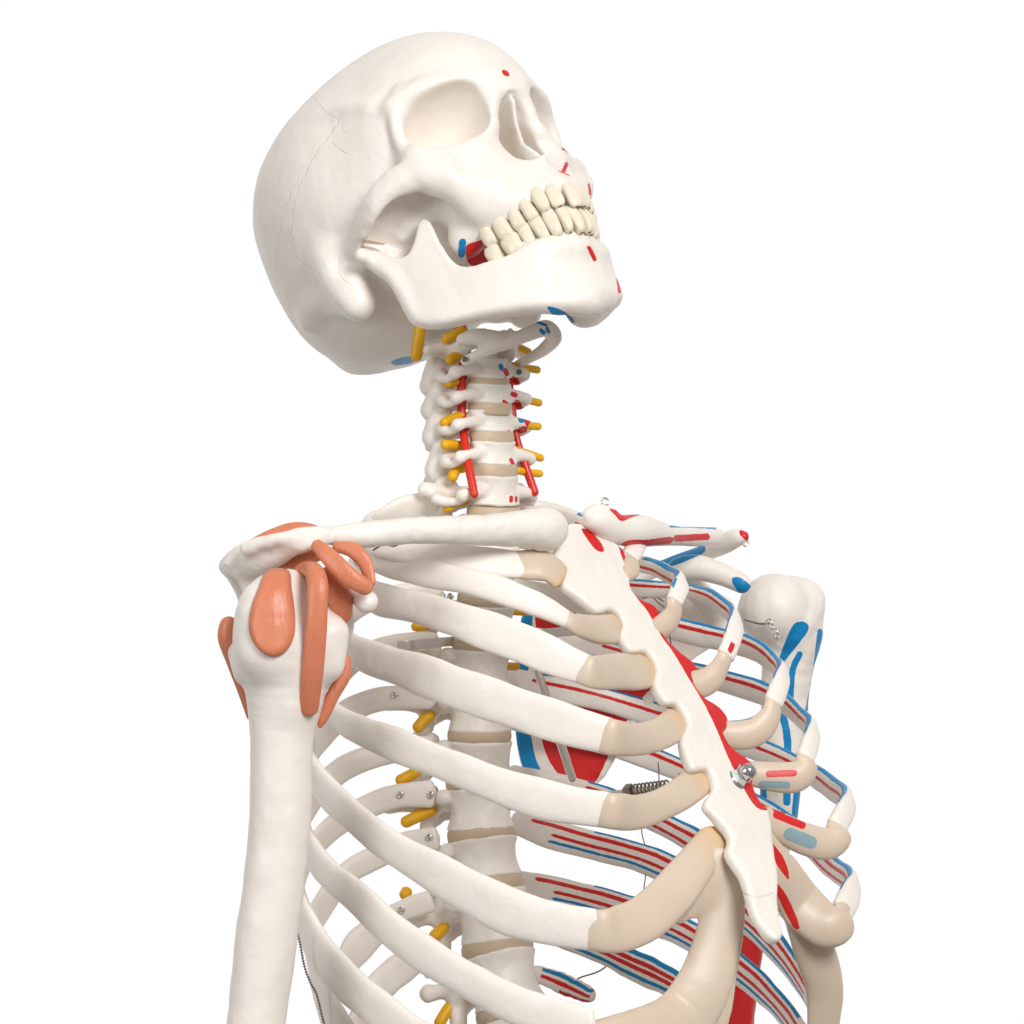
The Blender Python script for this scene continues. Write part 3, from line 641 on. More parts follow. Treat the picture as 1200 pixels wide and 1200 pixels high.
# ------------------------------------------------------------------ tongue bone
hy = [PL(546, 423, -2.3), PL(568, 412, -1.9), PL(598, 400, -1.2), PL(628, 388, -.4), PL(641, 385, .3), PL(649, 396, .9), PL(638, 409, 1.4), PL(624, 418, 1.7), PL(607, 427, 2.1)]
m = build([(chain(hy, [.28, .3, .36, .42, .46, .42, .35, .28, .24], flat=((0, 0, 1), .95), k=.3), 0), (chain([PL(598, 388, -1.0), PL(600, 396, -1.1)], [.16, .3]), .3), (chain([PL(540, 398, -2.3), PL(560, 395, -2.0), PL(590, 398, -1.4)], [.3, .46, .4], flat=(FV, .5)), .3)], .06)
link('tongue_bone', m, BONE, ROOT, paint(m[0], m[1], [('blue', 'line', [(634, 387), (637, 390)], 2.6), ('blue', 'line', [(641, 385), (643, 389)], 2.2), ('blue', 'line', [(628, 377), (640, 381)], 1.8)], .0))
# ================================================================== rib cage
BASE = np.array([(1.9, -1.3), (3.2, -2.7), (5.0, -4.0), (7.4, -4.9), (10.2, -3.6), (12.3, -.3), (13, 4.2), (12.2, 8.8), (10, 12.8), (6.8, 15.4), (2.2, 16.5)])
RAMP = np.array([0, .25, .6, 1, 1, 1, 1, 1, 1, 1, .9])
def cage(side, W, Fr, f0):
    l = BASE[:, 0] * (1 + (W/13 - 1) * RAMP); f = np.where(BASE[:, 1] < 0, BASE[:, 1] * (1 + (min(W, 13)/13 - 1) * RAMP), BASE[:, 1] * (Fr - f0) / 16.5) + f0
    c = spline(np.stack([l*side, f, 0*l], 1), 500)
    return np.array([OB + a*LV + b*FV for a, b, _ in c])
def spine_f(py): return np.interp(py, [575, 700, 860, 960, 1100, 1190], [0, -.7, -1.3, -1.1, .1, 1.3])
def rib_path(side, ext, Fr, post, ant, n=170):
    f0 = spine_f(post[0][1])
    lo, hi = 3.0, 19.0
    for _ in range(30):
        W = (lo + hi)/2; x = pix(cage(side, W, Fr, f0))[:, 0]; e = x.max() if side > 0 else x.min()
        if (e < ext) == (side > 0): lo = W
        else: hi = W
    g = cage(side, W, Fr, f0); x = pix(g)[:, 0]; ie = int(x.argmax() if side > 0 else x.argmin())
    ts, zs, hs = [], [], []
    for nodes, rng in ((post, range(0, ie+1)), (ant, range(ie, len(g)))):
        r = np.array(list(rng))
        for px, py, hp in nodes:
            k = r[np.abs(x[r] - px).argmin()]; s = (D0 + g[k, 1]) / FPX
            if ts and k < ts[-1] + 11: k = int(ts[-1]) + 11
            if k >= len(g): continue
            ts.append(k); zs.append((600 - py) * s); hs.append(hp * s)
    ts = np.array(ts, float); t = np.linspace(ts[0], ts[-1], n)
    # smooth interpolation through the nodes (finite-difference Hermite)
    def herm(y):
        y = np.array(y); s_ = np.diff(y)/np.diff(ts); m = np.r_[s_[0], np.where(s_[1:]*s_[:-1] > 0, 2*s_[1:]*s_[:-1]/np.where(s_[1:]+s_[:-1] == 0, 1, s_[1:]+s_[:-1]), 0), s_[-1]]; o = np.empty(n)
        for j, tt in enumerate(t):
            i = min(max(np.searchsorted(ts, tt) - 1, 0), len(ts)-2); h = ts[i+1]-ts[i]; u = (tt-ts[i])/h
            o[j] = (2*u**3-3*u**2+1)*y[i] + (u**3-2*u**2+u)*h*m[i] + (-2*u**3+3*u**2)*y[i+1] + (u**3-u**2)*h*m[i+1]
        return o
    p = np.stack([np.interp(t, np.arange(len(g)), g[:, i]) for i in range(3)], 1); p[:, 2] = herm(zs)
    k = np.exp(-.5*(np.arange(-8, 9)/4)**2); k /= k.sum()
    for i in range(3):
        e = np.r_[2*p[0, i] - p[8:0:-1, i], p[:, i], 2*p[-1, i] - p[-2:-10:-1, i]]; p[:, i] = np.convolve(e, k, 'valid')
    hh = np.interp(t, ts, hs); e = np.r_[np.full(8, hh[0]), hh, np.full(8, hh[-1])]; hh = np.convolve(e, k, 'valid')
    tg = np.gradient(p, axis=0); nrm = np.cross(tg, UV); nrm /= np.linalg.norm(nrm, axis=1)[:, None]
    cx = OB + 5*FV; out = p - cx; out[:, 2] = 0
    if (nrm * out).sum() < 0: nrm = -nrm
    return p, hh, nrm, W
def stripes(info, hh, spec):
    out = {}
    wf = info['w'] / np.maximum(hh[info['x']], .05)
    for c, w0, half, u0, u1, where in spec:
        d = (half - np.abs(wf - w0)) * hh[info['x']] + .004
        d = np.minimum(d, (info['u'] - u0) * 8); d = np.minimum(d, (u1 - info['u']) * 8)
        if where == 'in': d = np.where(info['side'] < .25, d, -1)
        if where == 'out': d = np.where(info['side'] > -.25, d, -1)
        out[c] = np.maximum(out.get(c, -1.0), np.clip(d, -1, 1))
    return out
RIBS = {}
def rib(side, k, ext, Fr, post, ant, spec=(), tilt=0.0, th=.30, tip=0.006):
    p, hh, nrm, W = rib_path(side, ext, Fr, post, ant)
    n = len(p)
    if side > 0 and ant:                             # the front of the rib turns its outer face forward
        x = pix(p)[:, 0]; w_ = np.clip((np.arange(n) - x.argmax() + 16) / 26, 0, 1)[:, None]; w_ = w_*w_*(3 - 2*w_)
        nrm = nrm + w_ * 1.1 * V(-.1, -1, .35); nrm /= np.linalg.norm(nrm, axis=1)[:, None]
    if tilt: nrm = nrm * math.cos(tilt) + UV * math.sin(tilt)
    t = np.linspace(0, 1, n); thk = np.full(n, th) * (1 + .12*np.sin(t*9 + k)) ; thk = np.minimum(thk, hh*.85)
    hh = hh * (1 + .04*np.sin(t*19 + k*2) + .025*np.sin(t*47 + k))
    m = round_ends(n, .015, tip)
    v, q, tri, info = sweep(p, hh*m, thk*m, nrm, nv=36, power=2.5)
    if side < 0:                                     # the joint with the cartilage runs upright across the rib
        T = np.gradient(p, axis=0); T /= np.linalg.norm(T, axis=1)[:, None]; e = np.clip((info['u'] - .90) / .10, 0, 1)
        v = v - T[info['x']] * (info['w'] * .36 * e * e)[:, None]
    a = stripes(info, hh, spec)
    v, q, tri = rough((v, q, tri), .014, 1.1)
    o = link('rib', (v, q, tri), BONE, ROOT, a, label='left rib with red and blue painted stripes' if side > 0 else None); RIBS[(side, k)] = (p, hh, nrm, thk, o); return o
S_IN = [('blue', .93, .11, .22, .95, 'in'), ('red', .42, .17, .25, .9, 'in')]
S_IN2 = [('blue', .97, .07, .2, .95, 'in'), ('red', .60, .14, .045, .97, 'in'), ('red', -.02, .13, .10, .97, 'in'), ('blue', -.45, .11, .10, .97, 'in')]
S_IN3 = [('blue', .95, .09, .2, .97, 'in'), ('red', .45, .17, .2, .97, 'in'), ('red', -.35, .15, .35, .97, 'in'), ('blue', -.97, .05, .2, .97, 'in')]
# right side (towards the lens)
rib(-1, 1, 424, 7.6, [(518, 592, 19), (480, 598, 22), (446, 612, 20)], [(435, 630, 18), (500, 648, 18), (560, 658, 20), (612, 662, 17)], tilt=.5, th=.3)
rib(-1, 2, 420, 10.6, [(520, 622, 10), (470, 625, 12)], [(445, 660, 12), (500, 672, 17), (560, 684, 16), (620, 704, 15), (676, 732, 10)], tilt=.25)
rib(-1, 3, 412, 13.0, [(525, 645, 9), (480, 640, 10)], [(445, 702, 19), (490, 712, 20), (530, 724, 20), (570, 739, 22), (620, 757, 24), (660, 775, 22), (697, 788, 18)], tilt=.1)
rib(-1, 4, 396, 15.3, [(522, 692, 9), (480, 692, 9), (440, 705, 10)], [(412, 762, 20), (450, 776, 22), (500, 793, 24), (550, 811, 25), (600, 828, 26), (650, 845, 25), (722, 865, 20)])
rib(-1, 5, 377, 17.0, [(520, 750, 10), (470, 752, 11), (425, 766, 12), (395, 795, 13)], [(382, 826, 14), (400, 845, 16), (450, 867, 20), (500, 887, 20), (550, 907, 21), (600, 926, 22), (650, 940, 23), (722, 951, 21)])
rib(-1, 6, 361, 18.3, [(522, 822, 10), (462, 816, 14), (430, 822, 14), (400, 838, 14), (375, 866, 18)], [(367, 905, 19), (385, 930, 20), (420, 962, 20), (450, 987, 21), (500, 1017, 24), (550, 1045, 26), (600, 1070, 28), (650, 1083, 28), (708, 1091, 24)])
rib(-1, 7, 355, 19.2, [(515, 872, 10), (465, 880, 14), (430, 888, 14), (400, 900, 15), (375, 926, 16)], [(359, 985, 20), (380, 1020, 20), (420, 1053, 22), (450, 1083, 22), (500, 1120, 22), (550, 1150, 22), (600, 1176, 24), (650, 1195, 26), (700, 1212, 26)])
rib(-1, 8, 350, 19.5, [(518, 930, 17), (468, 932, 15), (430, 945, 14), (400, 962, 14), (370, 990, 14)], [(353, 1065, 24), (372, 1110, 25), (405, 1150, 26), (440, 1180, 26), (480, 1215, 26), (540, 1245, 26)])
rib(-1, 9, 364, 19, [(516, 982, 15), (480, 988, 14), (440, 1005, 14), (410, 1020, 14), (380, 1058, 18)], [(369, 1128, 22), (386, 1185, 24), (410, 1225, 26), (450, 1260, 26)])
rib(-1, 10, 386, 18, [(508, 1055, 13), (470, 1068, 13), (440, 1090, 18), (415, 1115, 20), (396, 1148, 20)], [(392, 1210, 20), (410, 1260, 20)])
rib(-1, 11, 402, 17, [(515, 1112, 13), (470, 1135, 18), (440, 1162, 18), (415, 1205, 18)], [(410, 1260, 15)])
# left side (inner faces turned to the lens)
rib(1, 1, 748, 7.6, [(600, 590, 8), (640, 597, 10), (690, 615, 11)], [(746, 640, 11), (736, 655, 11)], [('blue', .9, .1, .3, 1, 'in'), ('red', -.3, .4, .3, .8, 'in')], tilt=.3)
rib(1, 2, 799, 10.8, [(598, 632, 9), (650, 640, 11), (700, 648, 11), (745, 660, 9), (768, 665, 10), (786, 675, 11)], [(797, 688, 11), (797, 697, 11), (793, 706, 11)], [('blue', .9, .14, .55, .93, 'in'), ('blue', .9, .1, .93, .97, 'out'), ('red', -.1, .2, .5, .86, 'in')], tilt=.15)
rib(1, 3, 863, 13.0, [(596, 650, 9), (650, 665, 12), (700, 680, 13), (745, 690, 11), (800, 692, 9), (832, 700, 10), (850, 713, 11)], [(861, 738, 12), (857, 755, 12), (849, 770, 12)], S_IN + [('red', 0, .3, .965, .995, 'out')], tilt=.1)
rib(1, 4, 918, 15.0, [(590, 685, 9), (620, 690, 10), (660, 700, 13), (697, 712, 14), (740, 722, 14), (810, 742, 15), (865, 754, 13), (893, 765, 13), (909, 780, 12)], [(915, 797, 12), (912, 812, 12), (906, 826, 12)], S_IN)
rib(1, 5, 953, 16.5, [(588, 735, 10), (640, 748, 11), (690, 757, 11), (735, 769, 12), (850, 799, 13), (890, 811, 14), (922, 826, 13), (940, 843, 12)], [(951, 864, 12), (950, 878, 12), (947, 890, 12)], S_IN)
rib(1, 6, 995, 17.8, [(590, 795, 13), (620, 801, 14), (690, 815, 15), (770, 838, 15), (880, 875, 14), (925, 893, 13), (960, 912, 14), (980, 928, 14)], [(991, 947, 14), (991, 959, 14), (987, 970, 14)], [('blue', .93, .1, .1, .95, 'in'), ('red', .25, .15, .08, .9, 'in'), ('blue', -.95, .06, .3, .8, 'in')])
rib(1, 7, 1001, 18.8, [(592, 842, 10), (640, 853, 12), (690, 865, 13), (712, 871, 14), (800, 903, 13), (890, 946, 14), (940, 980, 14), (966, 1008, 14), (985, 1024, 15)], [(998, 1044, 15), (997, 1056, 15), (993, 1067, 15)], S_IN3)
rib(1, 8, 966, 19.2, [(596, 905, 10), (640, 915, 12), (700, 932, 13), (810, 983, 15), (900, 1045, 15), (938, 1080, 14), (946, 1090, 14)], [], S_IN3)
rib(1, 9, 964, 19.2, [(598, 962, 13), (640, 976, 17), (700, 992, 17), (750, 1005, 18), (795, 1024, 18), (870, 1072, 19), (910, 1110, 18), (944, 1158, 16), (954, 1175, 16)], [], S_IN2)
rib(1, 10, 955, 18.5, [(605, 1036, 16), (660, 1047, 18), (735, 1067, 19), (800, 1092, 18), (865, 1135, 19), (900, 1165, 18), (930, 1200, 18), (944, 1222, 18)], [], S_IN2)
rib(1, 11, 930, 17.5, [(612, 1082, 12), (690, 1108, 15), (740, 1130, 18), (785, 1151, 18), (840, 1185, 12)], [], [('blue', .9, .14, .2, .97, 'in'), ('red', .45, .15, .2, .97, 'in'), ('red', 0, .13, .2, .97, 'in'), ('blue', -.5, .14, .2, .97, 'in')])
rib(1, 12, 800, 12, [(615, 1138, 8), (640, 1145, 11), (665, 1155, 13), (697, 1169, 9)], [], [('blue', .75, .2, .2, .97, 'in'), ('red', .05, .22, .2, .97, 'in'), ('red', -.75, .22, .5, .97, 'in')], tip=.1)
# ------------------------------------------------------------------ breast bone: a plate in the plane through its own mid-line and the left-right axis
SA, SB = PL(693, 640, 0), PL(898, 1095, 0); SD = unit(SB - SA); SN = unit(np.cross(LV, SD)); SN = SN if SN @ FV > 0 else -SN
def st(px, py, off=0.0):
    p = on_plane(px, py, SA + off*SN, SN) - SA; return (p @ LV, p @ SD)
def stw(px, py, off=0.0): return on_plane(px, py, SA + off*SN, SN)
RIGHT_EDGE = [(742, 690), (752, 702), (764, 707), (774, 716), (778, 727), (775, 738), (785, 752), (797, 765), (812, 776), (819, 788), (817, 799), (814, 802), (826, 818), (842, 828), (853, 841), (852, 853), (846, 859), (859, 880), (874, 890), (884, 903), (880, 920), (889, 942), (898, 952)]
STER = [(668, 612), (684, 611), (700, 618), (722, 634), (738, 652)] + RIGHT_EDGE + [(901, 985), (905, 1020), (904, 1060), (909, 1098), (902, 1110), (890, 1100), (878, 1078), (868, 1046), (862, 1028), (848, 1003), (850, 985),
        (834, 964), (822, 945), (833, 925), (824, 905), (806, 905), (796, 872), (803, 850), (792, 828), (778, 826), (766, 806), (768, 785), (757, 765), (738, 765), (726, 742), (730, 728), (718, 715), (700, 717), (680, 700), (662, 684), (663, 668), (652, 655), (656, 635)]
spoly = smooth_poly([st(*p) for p in STER], 3)
BS = 1.0 if unit(np.cross(unit(LV), SD)) @ SN < 0 else -1.0
sops = [(slab(SA - .33*SN, LV, SD, spoly, .33, .24, bend=lambda a, b: -.03*b + BS*(.014*a*a - .05*np.cos(b*1.9))), 0)]
m = rough(build(sops, .075), .02, .9)
RED_EDGE = [(x + 5, y - 3) for x, y in RIGHT_EDGE] + [(886, 946), (868, 918), (852, 885), (841, 858), (824, 823), (808, 797), (791, 768), (774, 744), (759, 717), (743, 696)]
st_marks = [('red', 'area', [(681, 620), (692, 622), (703, 634), (708, 645), (703, 647), (694, 640)]), ('red', 'line', [(727, 641), (732, 655), (737, 662)], 2.2), ('red', 'area', RED_EDGE), ('groove', 'line', [(867, 1045), (880, 1051), (893, 1051), (906, 1047)], 1.6), ('groove', 'line', [(866, 1052), (878, 1082), (892, 1104)], 1.4),
                        ]
link('breastbone', m, BONE, ROOT, paint(m[0], m[1], st_marks, -.2))
# ------------------------------------------------------------------ rib cartilages
def cart(side, k, pts, hw, th=.36, spec=None):
    """from the front end of rib k through pts (px, py) to the breast bone (last point lies on it)"""
    p, hh, nrm, thk, o = RIBS[(side, k)]; i = len(p) - 5
    a = p[i]; b = stw(pts[-1][0], pts[-1][1], -.34); path = [p[-6] , p[-1]]
    L = np.r_[0, np.cumsum([np.hypot(pts[j][0] - (pts[j-1][0] if j else pix(p[-1])[0]), pts[j][1] - (pts[j-1][1] if j else pix(p[-1])[1])) for j in range(len(pts))])]
    tg = unit(p[-1] - p[-12])
    for j, (px, py) in enumerate(pts):
        t = (L[j+1] / L[-1]); d = p[-1][1] + (b[1] - p[-1][1]) * t
        bulge = (tg[1] * L[-1] * K) * t * (1 - t)**2
        path.append(P(px, py, d + bulge * (.8 if side < 0 else .35)))
    q = spline(path, 60); n = len(q); tt = np.linspace(0, 1, n)
    h = np.interp(tt, np.linspace(0, 1, len(hw)), np.array(hw) * K); h0 = hh[-6] * .975
    e_ = np.clip(1.6 - tt / .10, 0, 1); h = h * (1 - e_) + h0 * e_
    tgq = np.gradient(q, axis=0); n0 = nrm[-5]; n1 = SN
    nn = n0 * (1 - tt)[:, None] + n1 * tt[:, None]
    m_ = round_ends(n, 0, .09); v, qq, tri, info = sweep(q, h*m_, np.minimum(th, thk[-6]*.93 + (th - thk[-6]*.93) * np.clip((tt - .14) / .3, 0, 1)) * (1 - .1*tt)*m_, nn, nv=28, power=2.3)
    at = paint(v, qq, spec, .0) if spec else {}
    at['amber'] = np.clip((info['u'] - .72) / .3, 0, 1)**1.5 * (.95 if side < 0 else .3)
    return link('cartilage', (v, qq, tri), CART, o, at)
cart(-1, 1, [(640, 664), (660, 680)], [17, 20, 19])
cart(-1, 2, [(700, 738), (728, 736)], [11, 17, 19])
cart(-1, 3, [(725, 787), (748, 787), (764, 783)], [18, 20, 22, 20])
cart(-1, 4, [(750, 866), (775, 859), (800, 843)], [20, 18, 18, 19])
cart(-1, 5, [(750, 951), (785, 938), (812, 920), (828, 905)], [21, 19, 17, 18, 18])
cart(-1, 6, [(728, 1088), (756, 1076), (786, 1049), (813, 1016), (832, 990), (845, 973)], [24, 25, 25, 24, 21, 17])
def cart_left(k, pts, r, marks=None):
    """far-side cartilage: a smooth hooked bar from the rib end to the breast bone"""
    p, hh, nrm, thk, o = RIBS[(1, k)]; a = p[-1]; b = stw(pts[-1][0], pts[-1][1], -.42); tg = unit(p[-1] - p[-4])
    q = [pix(a)] + [np.array(t, float) for t in pts]; L = np.r_[0, np.cumsum([np.hypot(*(q[i+1] - q[i])) for i in range(len(q)-1)])]
    P3 = [a - tg*.25, a] + [P(t[0], t[1], a[1] + (b[1] - a[1]) * L[i+1]/L[-1]) for i, t in enumerate(pts)]
    R3 = [hh[-4] * .80, hh[-4] * .86] + [x * K * (.88 if i == 0 else 1) for i, x in enumerate(r)]; fl = unit(nrm[-1] * .5 + V(.3, -.9, .1))
    def behind(x, a=a, tg=tg): return (x - (a - tg*.10)) @ tg
    m = build([(chain(P3, R3, flat=(fl, .5)), 0), ((behind, a - 1.2, a + 1.2), .03, 'sub')], .05)
    return link('cartilage', m, CART, o, paint(m[0], m[1], marks, 0) if marks else None)
cart(1, 1, [(738, 668), (728, 675)], [11, 12, 10])
cart_left(2, [(790, 716), (781, 730), (764, 741)], [11, 13, 12])
cart_left(3, [(842, 784), (832, 796), (818, 802), (803, 800)], [13, 15, 16, 14])
cart_left(4, [(903, 838), (892, 853), (872, 861), (845, 860)], [14, 16, 17, 15], [('blue', 'line', [(862, 838), (876, 836)], 8)])
cart_left(5, [(946, 901), (934, 910), (912, 911), (878, 906)], [14, 17, 17, 14], [('red', 'line', [(901, 907), (930, 906)], 4.2), ('blue', 'line', [(893, 919), (922, 920)], 4.5)])
cart_left(6, [(984, 982), (968, 989), (940, 982), (908, 966), (886, 955)], [16, 18, 18, 16, 12], [('red', 'line', [(910, 955), (940, 967)], 4.6), ('red', 'line', [(909, 948), (917, 952)], 4), ('blue', 'line', [(926, 978), (950, 987)], 8)])
# the joined lower cartilages, one arch a side
def arch(side, k, lines, marks=None):
    o = RIBS[(side, k)][4]; ops = []
    for pts, r, kk in lines:
        ops.append((chain([P(*p) for p in pts], [x*K for x in r], flat=(V(.2, -.95, .15) if side < 0 else V(.45, -.88, .1), .3), k=.3), kk))
    m = build(ops, .085); return link('cartilage_arch', m, CART, o, paint(m[0], m[1], marks, 0) if marks else None)
dS = stw(855, 1010, -.5)[1]; dR = RIBS[(-1, 7)][0][-1][1]
arch(-1, 7, [([(857, 1012, dS), (847, 1060, dS-.3), (838, 1110, dS-.8), (822, 1160, dS-1.5), (786, 1205, dS-2.3), (700, 1232, dR)], [13, 21, 26, 31, 34, 32], 0),
             ([(861, 1035, dS), (858, 1085, dS-.1), (846, 1140, dS-.4), (830, 1190, dS-1.0), (800, 1240, dS-2)], [11, 14, 17, 24, 26], .3),
             ([(795, 1072, dS-1.0), (822, 1042, dS-.6), (842, 1005, dS-.3)], [10, 22, 12], .5)])
dS2 = stw(905, 990, -.5)[1] - .5; pL = RIBS[(1, 7)][0][-1]; d7 = pL[1]
ex, ey = pix(pL)
arch(1, 7, [([(899, 985, dS2+.1), (918, 1022, dS2+.7), (940, 1060, dS2+1.6), (966, 1084, (d7+dS2)/2+.6), (985, 1086, d7-.4), (ex-2, ey+8, d7), (ex+1, ey, d7)], [11, 20, 27, 25, 18, 13, 12], 0),
            ([(920, 1020, dS2+.8), (940, 1070, dS2+1.8), (955, 1115, dS2+2.8), (966, 1155, dS2+3.6), (964, 1215, dS2+4.2)], [16, 24, 26, 24, 20], .4),
            ([(945, 1105, dS2+2.4), (967, 1158, dS2+3.8), (970, 1180, dS2+4.4)], [14, 20, 14], .4)],
     [('red', 'area', [(905, 1035), (913, 1037), (925, 1055), (937, 1085), (930, 1087), (918, 1065)]), ('red', 'area', [(893, 975), (903, 985), (920, 1008), (924, 1031), (905, 1005)])])
# ================================================================== shoulders and arms
def pk(d): return (D0 + d) / FPX
def pchain(nodes, flat=None, k=.25):
    """nodes (px, py, radius px, depth)"""
    return chain([P(a, b, d) for a, b, r, d in nodes], [r * pk(d) for a, b, r, d in nodes], flat, k)
def full_field(ops, h=.09):
    lo = np.min([o[0][1] for o in ops if len(o) < 3], 0) - .6; hi = np.max([o[0][2] for o in ops if len(o) < 3], 0) + .6
    f = Field(lo, hi, h)
    for o in ops: f.op(o[0], o[2] if len(o) > 2 else 'add', o[1])
    return f
def pad(f, poly, thick, rnd=.25, zmax=None):
    """raised pad lying on the surface of field f, bounded by an outline"""
    p2 = smooth_poly(poly, 4); g = Field.__new__(Field); X, Y, Z = np.meshgrid(*f.ax, indexing='ij')
    s = FPX / (D0 + Y); d2 = poly_dist(np.stack([600 + X*s, 600 - Z*s], -1), p2) / s
    o = f.F - thick
    if zmax is not None: o = np.maximum(o, Y - zmax)
    o = -smin(-o, -d2, rnd); g.F = o.astype(np.float32); g.lo, g.h = f.lo, f.h; return surface_nets(g.F, g.lo, g.h, 2)
# right upper arm
DH = -17.5
arm = [(pchain([(288, 1290, 35, DH), (300, 1200, 35, DH), (312, 1100, 36.5, DH), (319, 1050, 36, DH), (328, 960, 36.5, DH), (330, 870, 37, DH), (334, 815, 46, DH), (336, 760, 58, DH)], k=.5), 0),
       (ellipsoid(P(362, 726, -15.8), (2.25, 2.3, 2.25)), .6), (pchain([(316, 760, 44, -18.5), (318, 715, 40, -18.3), (338, 692, 26, -17.8)]), .5),
       (pchain([(386, 778, 18, -18.2), (390, 742, 19, -18.2)]), .9), (pchain([(286, 790, 12, -18), (278, 765, 12, -17.5)]), .4),
       (pchain([(370, 780, 9, -20.5), (373, 720, 10, -20.2)]), .6, 'sub')]
af = full_field(arm); m = rough(af.mesh(8), .02, 1.3); armR = link('upper_arm_bone', m, BONE, ROOT, label='right upper arm bone with orange muscle pads')
def sub(name, m, mat, par): return link(name, m, mat, par)
sub('muscle_pad', pad(af, [(313, 668), (338, 668), (342, 690), (346, 720), (345, 745), (336, 763), (322, 770), (308, 766), (296, 752), (291, 735), (294, 712), (302, 690)], .42, .35, -17), MUSC, armR)
sub('tendon', build([(pchain([(359, 668, 8, -17.9), (367, 669, 11, -19.0), (372, 682, 12.5, -19.8), (372, 705, 12.5, -20.1), (370, 745, 13, -20.1), (366, 790, 13, -19.7), (362, 828, 12, -19.0)], (V(0, 1, .1), .5)), 0),
    (pchain([(345, 672, 4, -17.2), (351, 666, 5, -17.6), (360, 664, 6, -18.2), (369, 667, 6, -18.8)]), .15)], .06), MUSC, armR)
sub('muscle_pad', build([(pchain([(386, 678, 15, -18), (398, 700, 16, -18), (400, 718, 14, -17.5)], (unit(V(.5, 1, 0)), .6)), 0)], .07), MUSC, armR)
sub('muscle_pad', build([(pchain([(268, 733, 11, -17), (267, 748, 12, -17), (275, 778, 9, -17), (286, 815, 6, -17), (292, 840, 3.5, -17)]), 0)], .07), MUSC, armR)
sub('muscle_pad', build([(pchain([(405, 772, 6, -17), (404, 790, 8, -17), (390, 815, 8, -17.2), (380, 838, 7, -17.3), (375, 851, 3, -17.4)]), 0)], .07), MUSC, armR)
# right shoulder blade
b0, b1, b2, b3 = body(-15.2, .6, -5.5), body(-7.5, -5.6, -3.5), body(-8.3, -6.4, -17.5), body(-12, -3.5, -9)
bw = unit(np.cross(b1 - b0, b2 - b0)); bu = unit(b1 - b0); bv = np.cross(bw, bu)
bp_ = [((p - b0) @ bu, (p - b0) @ bv) for p in (b0, body(-11, -3, -3.2), b1, body(-7.6, -6, -10), b2, body(-10, -4.8, -15), b3)]
sR = [(pchain([(388, 628, 9, -17.6), (362, 632, 13, -17.8), (338, 638, 17, -17), (308, 650, 22, -15.8), (285, 658, 20, -14.4), (267, 663, 11, -13.4)], (V(.2, -1, .5), .55)), 0),
      (slab(P(300, 660, -15), V(1, 0, .1), V(0, -.35, 1), [((x-300)*pk(-15), (660-y)*pk(-15)) for x, y in ((262, 655), (300, 632), (350, 622), (345, 655), (318, 668), (300, 690), (284, 706), (276, 680))], .3, .25), .4),
      (pchain([(276, 670, 13, -13.4), (292, 692, 16, -12.4), (308, 722, 20, -11.4), (340, 730, 24, -11)]), .4),
      (slab(b0, bu, bv, smooth_poly(bp_, 3), .16, .12), .4),
      (pchain([(372, 712, 17, -13), (398, 692, 13, -15.2), (416, 694, 12, -17.2), (429, 706, 14, -18.2)]), .4),
      (pchain([(290, 642, 9, -16.6), (330, 631, 8, -17.6), (380, 625, 7, -17.8)]), .5)]
scR = link('shoulder_blade', rough(build(sR, .09), .03, .9), BONE, ROOT, label='right shoulder blade with orange ligaments')
sub('muscle_pad', build([(pchain([(297, 634, 4, -15), (318, 628, 8, -15.3), (342, 623, 11, -15.6), (362, 623, 10, -15.8), (379, 624, 4, -16)]), 0)], .07), MUSC, scR)
sub('muscle_pad', build([(pchain([(316, 667, 4, -15.8), (340, 659, 9, -16), (372, 649, 9, -16.2)]), 0)], .07), MUSC, scR)
sub('ligament', build([(pchain([(372, 640, 8, -18.8), (386, 653, 11, -19.2), (408, 675, 11.5, -19.5), (428, 688, 10, -19.3)], (unit(V(.3, 1, -.2)), .42)), 0)], .06), MUSC, scR)
sub('ligament', build([(pchain([(396, 641, 7, -18.2), (414, 645, 9.5, -18.4), (428, 660, 9, -18.6), (434, 682, 7, -18.8)], (unit(V(.2, 1, -.2)), .45)), 0)], .06), MUSC, scR)
# collar bones
m = build([(pchain([(386, 628, 11, -17.3), (405, 628, 14, -17.4), (430, 627, 16, -17.1), (465, 623, 16, -16.5), (510, 621, 16, -15.6), (560, 621, 18, -14.3), (605, 620, 21, -12.9), (635, 620, 24, -11.9), (646, 620, 20, -11.4)], k=.4), 0), (ellipsoid(P(640, 621, -11.6), (1.0, .9, 1.05)), .4)], .08); m = rough(m, .03, 1.0)
link('collar_bone', m, BONE, ROOT)
m = build([(pchain([(697, 609, 14, -8.6), (706, 612, 18, -8.2), (726, 621, 18, -7.4), (750, 622, 19, -6), (770, 625, 15, -4.3), (792, 628, 11.5, -2), (818, 629, 11.5, .6), (838, 629, 11, 2.4)], k=.4), 0),
           (pchain([(688, 602, 5, -8.8), (700, 596, 6, -8.6), (716, 602, 6, -8)]), .3)], .07)
link('collar_bone', m, BONE, ROOT, paint(m[0], m[1], [('red', 'area', [(714, 596), (735, 600), (753, 602), (742, 606), (728, 611), (722, 605)]), ('red', 'area', [(728, 640), (736, 633), (760, 632), (787, 629), (786, 637), (765, 639), (745, 641)]),
    ('red', 'line', [(793, 631), (828, 629)], 4.2), ('blue', 'line', [(786, 617), (810, 617), (838, 619)], 1.6), ('blue', 'line', [(795, 641), (825, 641)], 1.6)], -.35))
